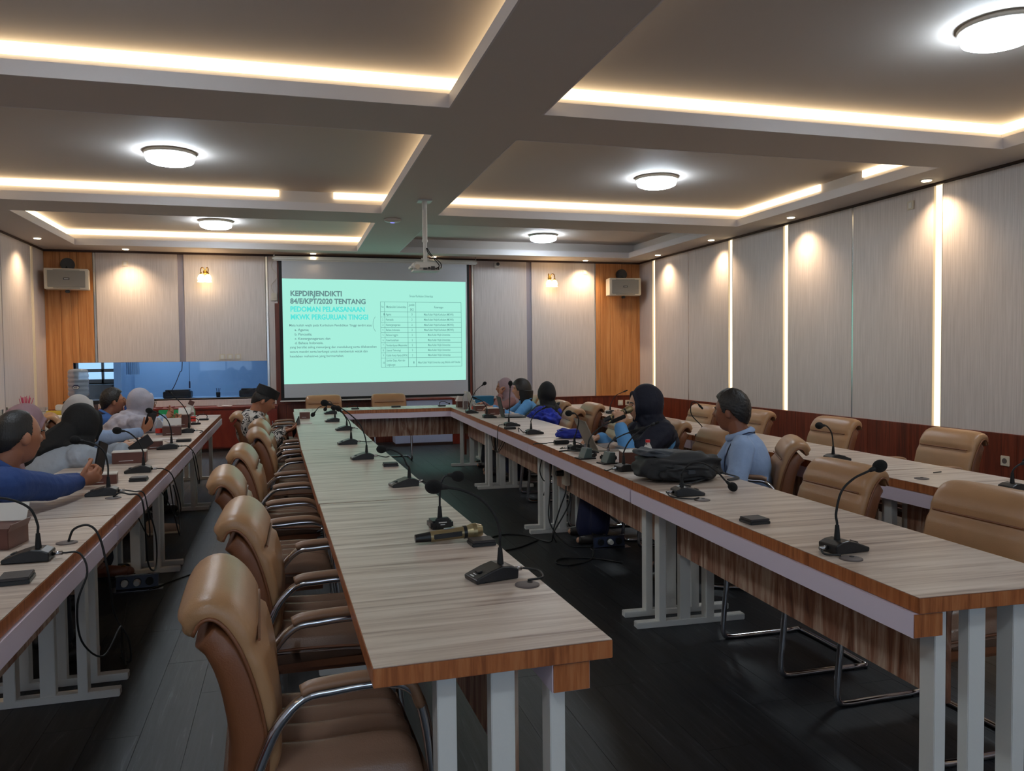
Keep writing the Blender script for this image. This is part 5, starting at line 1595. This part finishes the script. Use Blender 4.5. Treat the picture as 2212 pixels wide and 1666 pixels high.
cord('floor_cable', [(-.85, 5.25, .008), (-.60, 5.6, .006), (-.35, 5.75, .006), (-.15, 5.8, .006), (.05, 5.9, .006)], .005, 'black cable crossing the floor towards the armchairs')
cord('hanging_cable', [(-.74, 5.4, .63), (-.72, 5.45, .40), (-.70, 5.5, .28), (-.72, 5.6, .45), (-.74, 5.55, .60)], .004, 'black cable loop hanging under the second left table')
cord('hanging_cable', [(1.90, 2.9, .63), (1.885, 2.75, .50), (1.88, 2.62, .435), (1.885, 2.45, .50), (1.89, 2.3, .62)], .0035, 'brown-black cable sagging in front of the nearest modesty panel', 'redcord')
cord('hanging_cable', [(2.0, 8.0, .63), (1.975, 7.8, .50), (1.97, 7.6, .46), (1.975, 7.4, .55), (1.97, 7.3, .62)], .0035, 'thin cable sagging before the far modesty panel', 'redcord')
cord('floor_cable', [(1.98, 5.95, .55), (1.95, 5.9, .35), (1.88, 5.7, .15), (1.95, 5.5, .02), (2.1, 5.42, .01)], .0055, 'black cable dropping from the table to the floor outlet box')
cord('floor_cable', [(2.06, 5.75, .48), (2.02, 5.65, .30), (1.88, 5.6, .10), (1.86, 5.65, .012), (1.75, 5.95, .006), (1.55, 6.0, .006), (1.28, 5.7, .006), (1.25, 5.5, .006), (1.55, 5.55, .006), (1.8, 5.75, .006)], .0055, 'black cable looped on the floor below the white socket')
cord('floor_cable', [(2.08, 5.30, .02), (1.98, 5.1, .006), (1.80, 5.0, .006), (1.72, 5.08, .006), (1.80, 5.18, .006), (2.0, 5.12, .006), (2.15, 4.95, .006)], .0055, 'black cable loop beside the open floor outlet')
cord('floor_cable', [(1.20, 5.6, .006), (1.05, 5.5, .006), (.95, 5.35, .006), (.80, 5.3, .006)], .0055, 'black cable running left over the floor to the centre row')
cord('hanging_cable', [(1.93, 6.0, .64), (1.90, 6.0, .50), (1.93, 5.98, .42), (1.96, 6.0, .48), (1.94, 6.02, .56), (1.95, 6.0, .40), (1.93, 6.0, .30)], .0045, 'small coil of black cable hanging beside the pair of posts')
# socket box hung on the table and power adapter
t = thing('socket_box', 'white double socket hanging under the table beside the black plug', 'socket', (1.985, 5.62, .44))
MB().box((-.02, -.045, 0), (.02, .045, .14), bev=.006).build('box', M['cream'], t)
MB().cyl((-.075, .01, .09), (-.02, .01, .09), .02, .024, 16).build('black_plug', M['black'], t, smooth=True, angle=.6)
MB().tube(spline([(0, 0, 0), (-.01, -.01, -.06), (-.06, 0, -.20), (-.10, .02, -.36), (-.08, .0, -.43)]), .005).build('cable', M['cord'], t, smooth=True)
def floor_outlet(x, y, rz, label, plugs):
    t = thing('floor_outlet', label, 'socket', (x, y, 0), rz, 'pop-up floor outlets')
    MB().box((-.15, -.06, 0), (.15, .06, .004), bev=.001).build('flange', M['steel'], t)
    b = MB().box((-.12, -.005, .004), (.12, .02, .082), rot=Euler((-.18, 0, 0)).to_matrix(), bev=.002).build('pop_up_block', M['socket_blue'], t)
    MB().box((-.125, .0, .080), (.125, .03, .086), bev=.001).build('top_edge', M['steel'], t)
    for k in range(3):
        MB().cyl((-.07 + .07 * k, -.016, .044), (-.07 + .07 * k, .0, .044), .024, seg=20).build('socket_well', M['black'], t, smooth=True, angle=.5)
        if k in plugs: MB().cyl((-.07 + .07 * k, -.045, .044), (-.07 + .07 * k, -.014, .044), .017, .022, 16).build('plug', M['white'], t, smooth=True, angle=.5)
floor_outlet(2.24, 5.40, .0, 'steel floor outlet standing open on the floor right of centre', (1,))
floor_outlet(-.93, 5.32, .05, 'floor outlet with two round white plugs under the left row', (0, 1))

# handheld microphones
def handheld(name, label, loc, rot):
    t = thing(name, label, 'microphone', loc, 0)
    t.rotation_euler = rot
    MB().cyl((-.125, 0, 0), (-.065, 0, 0), .0145, .019, 20).build('antenna_tail', M['black'], t, smooth=True, angle=.6)
    MB().cyl((-.070, 0, 0), (.055, 0, 0), .0195, .0215, 24).build('body', M['gold'], t, smooth=True, angle=.6)
    MB().cyl((.052, 0, 0), (.064, 0, 0), .0235, .0235, 24).build('ring', M['black'], t, smooth=True, angle=.6)
    MB().box((-.06, -.0225, -.008), (.045, -.017, .010), bev=.002).build('display_strip', M['black'], t)
    MB().box((-.02, -.006, .019), (.02, .006, .0235), bev=.002).build('switch', M['steel'], t)
    MB().cyl((.064, 0, 0), (.085, 0, 0), .0225, .0285, 24).cyl((.085, 0, 0), (.100, 0, 0), .0285, .0285, 24).cyl((.100, 0, 0), (.122, 0, 0), .0285, .0195, 24).build('grille', M['gold'], t, smooth=True, angle=.5)
    return t
handheld('handheld_microphone', 'champagne handheld microphone lying on the centre row against a black box', (.545, 2.81, HT + .026), (0, -.055, .03))
R0 = Vector((.34, .10, .10))
handheld('handheld_microphone', 'champagne handheld microphone held up to the mouth of the woman in navy', (2.305, 5.378, .980), (0, -.34, .10))

# snack boxes
def snack_box(x, y, w_, d_, h_, rz, label, openlid=False):
    t = thing('snack_box', label, 'box', (x, y, HT), rz, 'brown printed snack boxes')
    b = MB().box((-w_ / 2, -d_ / 2, 0), (w_ / 2, d_ / 2, h_), bev=.002).build('box_body', M['snack'], t)
    if not openlid: MB().box((-w_ / 2 - .001, -d_ / 2 - .001, h_ - .004), (w_ / 2 + .001, d_ / 2 + .001, h_ + .002)).build('lid', M['card_white'], t)
    else:
        MB().box((-w_ / 2, d_ / 2 - .002, h_), (w_ / 2, d_ / 2 + .001, h_ + .07), rot=Euler((-.5, 0, 0)).to_matrix()).build('lid', M['card_white'], t)
        MB().box((w_ / 2, -d_ / 2, h_ * .6), (w_ / 2 + .002, d_ / 2, h_ + .015), rot=Euler((0, .4, 0)).to_matrix()).build('flap', M['snack'], t)
    MB().box((-w_ * .3, -d_ / 2 - .0008, h_ * .22), (w_ * .12, -d_ / 2 - .0001, h_ * .22 + .003)).build('print_mark', M['white_print'], b)
snack_box(-.995, 4.72, .17, .10, .055, .12, 'brown snack box just behind the phone of the man in royal blue')
snack_box(-1.005, 5.62, .20, .11, .075, .08, 'long brown snack box in front of the clasped hands')
snack_box(-.99, 6.45, .115, .15, .062, .25, 'brown snack box with pale side, third along the left row')
snack_box(-1.00, 7.52, .15, .11, .078, .08, 'brown snack box with open flaps beside the red-label bottle', True)
snack_box(-1.00, 8.35, .11, .11, .12, .0, 'tall open brown snack box behind the farthest left microphone', True)
snack_box(-1.02, 3.25, .13, .15, .075, -.15, 'brown snack box cut by the left picture edge', True)
snack_box(.155, 8.98, .11, .10, .075, 0, 'brown snack box on the green-lit far centre table')
snack_box(1.975, 4.42, .12, .12, .085, 1.35, 'brown snack box with overhanging lid left of the black bag')
snack_box(2.10, 4.46, .10, .13, .08, .6, 'red-brown snack box behind the small clear bottle')
snack_box(2.20, 9.35, .13, .10, .07, .1, 'brown snack box at the far end beside the clear bottle')
snack_box(2.20, 8.72, .13, .12, .075, .1, 'brown snack box left of the dark laptop')
snack_box(2.30, 8.85, .12, .12, .06, .3, 'second brown snack box touching the dark laptop')
t = thing('tissue_box', 'brown box with white tissue pulled out at the far corner of the cross table', 'tissue box', (2.17, 10.15, HT))
MB().box((-.08, -.06, 0), (.08, .06, .08), bev=.002).build('box_body', M['snack'], t)
MB().prism([(-.09, 0), (.09, 0), (.05, .05), (-.06, .065)], 'y', -.06, .06).build('tissue', M['paper'], t, loc=(0, 0, .08))

# bottles
def bottle(x, y, h_, r, label, cap='red', lab=None):
    t = thing('water_bottle', label, 'bottle', (x, y, HT))
    k = h_
    MB().lathe([(r * .9, 0), (r, .04 * k), (r * .97, .2 * k), (r, .32 * k), (r * .96, .45 * k), (r, .58 * k), (r * .8, .72 * k), (r * .42, .86 * k), (r * .40, .92 * k)], seg=20).build('bottle_body', M['clear'], t, smooth=True)
    MB().lathe([(r * .46, .90 * k), (r * .46, k), (.002, k)], seg=16).build('cap', M[cap], t, smooth=True, angle=.5)
    if lab: MB().lathe([(r * 1.02, .12 * k), (r * 1.03, .14 * k), (r * 1.03, .36 * k), (r * 1.01, .38 * k)], seg=20).build('label_band', M[lab], t, smooth=True)
bottle(2.06, 4.36, .155, .030, 'clear bottle with red cap left of the black bag', 'red')
bottle(-1.115, 7.58, .15, .030, 'clear bottle with red label before the grey hijab', 'white', 'redlabel')
bottle(-.965, 8.75, .20, .030, 'clear bottle with red label at the far end of the left row', 'white', 'redlabel')
bottle(2.11, 9.72, .22, .034, 'tall clear bottle at the far end of the row right of centre', 'white')
bottle(2.16, 9.45, .13, .03, 'short clear bottle with red label beside the tall one', 'white', 'redlabel')
t = thing('drink_box', 'carton with brown tip leaning behind the farthest left snack box', 'carton', (-1.0, 8.58, HT))
MB().box((-.03, -.012, 0), (.03, .012, .19), rot=Euler((0, .45, 0)).to_matrix()).build('carton', M['card_white'], t, loc=(0, 0, .03))
MB().box((-.02, -.013, .18), (.03, .013, .225), rot=Euler((0, .45, 0)).to_matrix()).build('flap', M['snack'], t, loc=(.04, 0, .02))

# phones, papers
def phone(loc, rot, label, s_=1):
    t = thing('mobile_phone', label, 'phone', loc); t.rotation_euler = rot
    MB().box((-.038 * s_, -.004, -.078 * s_), (.038 * s_, .004, .078 * s_), bev=.003).build('case', M['black'], t)
    MB().box((-.034 * s_, -.0052, -.073 * s_), (.034 * s_, -.0042, .073 * s_)).build('glass_screen', M['screw'], t)
phone((-.925, 4.42, .925), (0, .35, 1.2), 'black phone in the hands of the man in royal blue')
phone((-.985, 5.90, .832), (0, 1.02, .5), 'black phone leaning on the snack box before the clasped hands')
phone((-1.10, 7.03, .915), (0, .35, .6), 'slim phone in the hand of the woman in white')
phone((.055, 8.12, .735), (.2, .9, 1.4), 'black tablet held by the man in batik', 1.35)
def sheet(x, y, z, a, b, rz, label, m='paper'):
    o = MB().box((-a / 2, -b / 2, 0), (a / 2, b / 2, .006)).build('paper_sheet', M[m], loc=(x, y, z), rot=(0, 0, rz)); prop(o, label, 'paper')
sheet(.13, 8.3, HT, .16, .08, .1, 'pink folded paper near the snack box of the green-lit centre table')
sheet(-1.02, 7.15, HT, .22, .14, .1, 'white sheet beside the third snack box of the left row')
sheet(-.93, 6.9, HT + .0, .07, .10, .4, 'small white slip beside the flat box of the left row')
sheet(-1.08, 9.1, HT, .18, .26, 0.05, 'closed dark notebook at the far end of the left row', 'black')
sheet(1.83, 8.9, .0, .0001 + .02, .02, 0, 'tiny label on the floor', 'paper') if False else None
# pen-like clip on the nearest black items
o = MB().cyl((3.38, 3.55, HT + .004), (3.44, 3.56, HT + .004), .003).build('pen', M['black']); prop(o, 'thin black pen near the grommet on the wall row', 'pen')

# laptops
def laptop(x, y, rz, label, m, tilt=.35):
    t = thing('laptop', label, 'laptop', (x, y, HT), rz)
    MB().box((-.115, -.16, 0), (.115, .16, .014), bev=.003).build('base', M[m], t)
    MB().box((-.04, -.14, .014), (.07, .14, .0155)).build('keyboard', M['black'], t)
    l = MB().box((-.003, -.16, 0), (.003, .16, .22), bev=.002).build('screen_lid', M[m], t, loc=(-.113, 0, .012), rot=(0, -tilt, 0))
    MB().box((.003, -.15, .01), (.0038, .15, .21)).build('display', M['black'], l)
laptop(2.155, 5.22, -.10, 'silver-grey laptop open before the woman in navy', 'laptop_silver', .42)
laptop(2.33, 8.30, -.12, 'dark laptop open before the bob-haired woman', 'laptop_dark', .22)
laptop(2.37, 9.9, 0, 'small white laptop at the far end of the row right of centre', 'white', .4)
t = thing('teal_box', 'teal plastic box at the far end beyond the snack boxes', 'box', (2.62, 11.0, .62))
MB().box((-.16, -.1, 0), (.16, .1, .22), bev=.01).build('box_body', M['teal'], t)
MB().box((-.165, -.105, .20), (.165, .105, .225), bev=.004).build('rim', M['teal'], t)
t = thing('side_table', 'low table standing behind the far end of the row right of centre', 'table', (2.62, 11.0, 0))
MB().box((-.25, -.2, .58), (.25, .2, .62), bev=.004).build('tabletop', M['wainscot'], t)
for sx in (-.22, .19):
    for sy in (-.17, .14): MB().box((sx, sy, 0), (sx + .03, sy + .03, .58)).build('leg', M['wainscot'], t)
t = thing('computer_mouse', 'black mouse beside the hand of the woman in navy', 'mouse', (2.20, 5.62, HT))
MB().ell((0, 0, .012), (.055, .033, .022), None, 3).build('shell', M['black'], t, smooth=True)
MB().box((-.03, -.002, .03), (-.01, .002, .036)).build('wheel', M['chrome'], t)
# green-grey stand blocks
for (x, y, rz, l) in [(1.815, 4.78, .1, 'green-grey metal stand block at the left of the brown snack box'), (1.865, 4.52, .1, 'second green-grey stand block, touching the brown snack box')]:
    t = thing('stand_block', l, 'device', (x, y, HT), rz)
    MB().prism([(-.03, 0), (.035, 0), (.035, .07), (.0, .072)], 'y', -.04, .04).build('housing', M['green_grey'], t, bevel=.003)
    MB().box((-.05, -.05, 0), (.06, .05, .008), bev=.002).build('foot', M['black'], t)
    MB().cyl((.01, .01, .07), (.01, .01, .095), .006).build('connector', M['steel'], t)
t = thing('power_adapter', 'black laptop power adapter with tangled leads', 'power adapter', (1.95, 5.62, HT))
MB().box((-.055, -.025, 0), (.055, .025, .032), bev=.005).build('brick_case', M['black'], t)
MB().tube(spline([(-.055, 0, .015), (-.09, .02, .012), (-.13, -.02, .012), (-.19, .03, .008), (-.22, .0, .006)]), .0035).build('lead', M['cord'], t, smooth=True)
MB().tube(spline([(.055, 0, .015), (.09, -.06, .02), (.05, -.12, .03), (.10, -.16, .012), (.02, -.22, .008), (.08, -.27, .02), (.14, -.2, .01)]), .0035).build('lead', M['cord'], t, smooth=True)
cord('tangled_cable', [(1.77, 5.15, .757), (1.83, 5.12, .765), (1.85, 5.03, .77), (1.90, 5.0, .775), (1.88, 5.1, .78), (1.95, 5.05, .765), (2.0, 5.0, .757), (1.98, 5.12, .76), (1.90, 5.18, .758)], .0045, 'tangle of black cable round the microphone by the silver laptop')
# blue pouch
def soft_blob(name, label, cat, loc, rz, dims, m, seed=1, pw=.6, amp=.012):
    b = bmesh.new(); bmesh.ops.create_icosphere(b, subdivisions=5, radius=1)
    for v in b.verts:
        d = v.co
        p = Vector([math.copysign(abs(c) ** pw, c) for c in d])
        p = Vector((p.x * dims[0] / 2, p.y * dims[1] / 2, (p.z * .5 + .5) * dims[2]))
        p += d * noise.noise(d * 2.5 + Vector((seed, 0, 0))) * amp * 2
        p.z = max(p.z, 0.0015)
        v.co = p
    q = MB(); q.bm.free(); q.bm = b
    return q
t = thing('cloth_bundle', 'royal blue printed cloth on the lap of the woman in black hijab', 'cloth', (2.60, 8.05, .60))
soft_blob('p', '', '', 0, 0, (.30, .42, .24), None, 9, .8, .03).build('bundle', M['print_royal'], t, smooth=True)
t = thing('pouch', 'royal blue soft pouch on the table before the silver laptop', 'pouch', (2.17, 6.0, HT), -.35)
soft_blob('p', '', '', 0, 0, (.24, .11, .065), None, 3).build('pouch_body', M['bluecloth'], t, smooth=True)
MB().tube(spline([(-.10, -.015, .062), (0, -.02, .067), (.10, -.015, .06)]), .003).build('zip', M['navy'], t)
# black bag
t = thing('backpack', 'black backpack lying flat on the table before the man with the lanyard', 'bag', (1.985, 3.84, HT), -.05)
soft_blob('b', '', '', 0, 0, (.46, .30, .135), None, 5, .62, .014).build('bag_body', M['bag'], t, smooth=True)
soft_blob('b', '', '', 0, 0, (.42, .22, .045), None, 8, .62, .010).build('top_panel', M['bag_top'], t, smooth=True, loc=(-.01, .03, .100), rot=(0, .12, 0))
soft_blob('b', '', '', 0, 0, (.30, .10, .075), None, 6, .6, .008).build('front_pocket', M['bag'], t, smooth=True, loc=(-.0, -.12, .012))
MB().tube(spline([(-.19, -.10, .10), (-.10, -.145, .085), (.05, -.15, .08), (.18, -.11, .07)]), .0045).build('zip', M['rubber'], t, smooth=True)
MB().box((-.02, -.182, .05), (.02, -.168, .07), bev=.003).build('badge', M['bag_top'], t)
MB().tube(spline([(.10, -.14, .02), (.0, -.2, .012), (-.08, -.22, .008), (-.06, -.28, .006)]), .012, 6, flat=.3).build('strap', M['bag'], t)
MB().tube(spline([(.20, .0, .05), (.27, -.03, .02), (.30, -.10, .01), (.22, -.15, .006)]), .012, 6, flat=.3).build('strap', M['bag'], t)

# green folder
o = MB().box((-.13, -.008, 0), (.13, .008, .12), bev=.007).build('folder', M['green'], loc=(-1.23, 9.25, HT), rot=(.1, 0, -.1)); prop(o, 'green folder standing on the left row behind the grey hijab', 'folder')

# ================================================================== LEFT CORNER: refreshment table, water dispenser
t = thing('refreshment_table', 'low table with drinks along the left wall', 'table', (-2.95, 10.5, 0))
MB().box((-.45, -.9, .74), (.45, .9, .77), bev=.004).build('tabletop', M['card_white'], t)
for sx in (-.42, .38):
    for sy in (-.87, .83): MB().box((sx, sy, 0), (sx + .04, sy + .04, .74)).build('leg', M['legs'], t)
def tumbler(x, y, h_, r, label, m='clear'):
    t = thing('drinking_cup', label, 'cup', (x, y, .77), 0, 'clear cups on the drinks table')
    MB().lathe([(r * .75, 0), (r * .8, .004), (r, h_), (r * .93, h_), (r * .7, .008)], seg=20).build('cup', M[m], t, smooth=True)
    return t
for k, (x, y) in enumerate([(-3.25, 10.1), (-3.18, 10.28), (-3.28, 10.42), (-3.12, 10.5), (-3.22, 10.75), (-3.02, 10.2)]):
    tumbler(x, y, .09, .038, ['clear cup nearest the picture edge on the drinks table', 'clear cup second on the drinks table', 'clear cup third on the drinks table, by the wall', 'clear cup in front of the straw pot', 'clear cup at the wall behind the straws', 'clear cup at the front of the drinks table'][k])
t = thing('straw_pot', 'pot bristling with pink straws on the drinks table', 'straws', (-3.0, 10.55, .77))
MB().lathe([(.05, 0), (.055, .1), (.05, .1), (.045, .01)], seg=20).build('pot', M['clear'], t, smooth=True)
for k in range(14):
    a = k * 2.4; r = .012 + .028 * (k % 3) / 2
    MB().cyl((r * math.cos(a) * .6, r * math.sin(a) * .6, .01), (r * math.cos(a) * 2.2, r * math.sin(a) * 2.2, .20 + .01 * (k % 4)), .0035, seg=6).build('straw', M['pink'], t)
t = thing('tissue_pack', 'white and yellow tissue pack on the drinks table', 'tissue pack', (-2.66, 10.5, .77))
MB().box((-.10, -.05, 0), (.10, .05, .05), bev=.008).build('yellow_pack', M['yellow'], t)
MB().box((-.0, -.045, .05), (.10, .045, .12), bev=.01).build('white_pack', M['card_white'], t)
t = thing('lunch_box', 'stack of white take-away cartons on the drinks table', 'carton', (-2.84, 10.55, .77))
MB().box((-.06, -.06, 0), (.06, .06, .04), bev=.004).build('lower_carton', M['card_white'], t)
MB().box((-.055, -.055, .042), (.065, .06, .09), bev=.004).build('upper_carton', M['clear'], t)
# dispenser
t = thing('water_dispenser', 'black water dispenser in the far left corner', 'water dispenser', (-2.80, 12.35, 0))
MB().box((-.17, -.17, 0), (.17, .17, .80), bev=.015).build('body', M['black'], t)
MB().box((-.20, -.18, .80), (.26, .18, .85), bev=.01).build('top_plate', M['black'], t)
for x_ in (-.06, .06): MB().cyl((x_, -.20, .62), (x_, -.16, .62), .012).build('tap', M['red'] if x_ < 0 else M['navy'], t)
t = thing('water_gallon', 'clear ribbed water gallon upside down on the dispenser', 'water bottle', (-2.83, 12.3, .85))
pf = [(.03, 0), (.035, .02), (.10, .045), (.128, .075)]
z = .075
for k in range(5):
    pf += [(.132, z + .012), (.132, z + .045), (.124, z + .055)]; z += .06
pf += [(.130, z + .02), (.120, z + .05), (.09, z + .065), (.01, z + .07)]
MB().lathe(pf, seg=32).build('gallon_body', M['gallon'], t, smooth=True)
lb = MB()
lb.prism([(.05 * math.cos(a), .19 + .036 * math.sin(a) * (1.0)) for a in [PI / 6 * 0 + 2 * PI * k / 6 for k in range(6)]], 'y', -.1385, -.136).build('label_plate', M['navy'], t)
lb2 = MB().prism([(.042 * math.cos(a), .185 + .024 * math.sin(a)) for a in [2 * PI * k / 6 for k in range(6)]], 'y', -.1400, -.1386).build('label_white', M['white'], t)
add_text('VIT', t, .034, M['navy'], (-.030, -.1406, .174), (PI / 2, 0, 0), 1.0, .0012, ext=.0003)
t = thing('appliance', 'dark appliance with silver trim beside the water gallon', 'appliance', (-2.42, 12.35, .0))
MB().box((-.12, -.14, 0), (.12, .14, .84), bev=.01).build('body', M['black'], t)
MB().box((-.10, -.145, .80), (.10, -.138, .815)).build('trim_line', M['steel'], t)
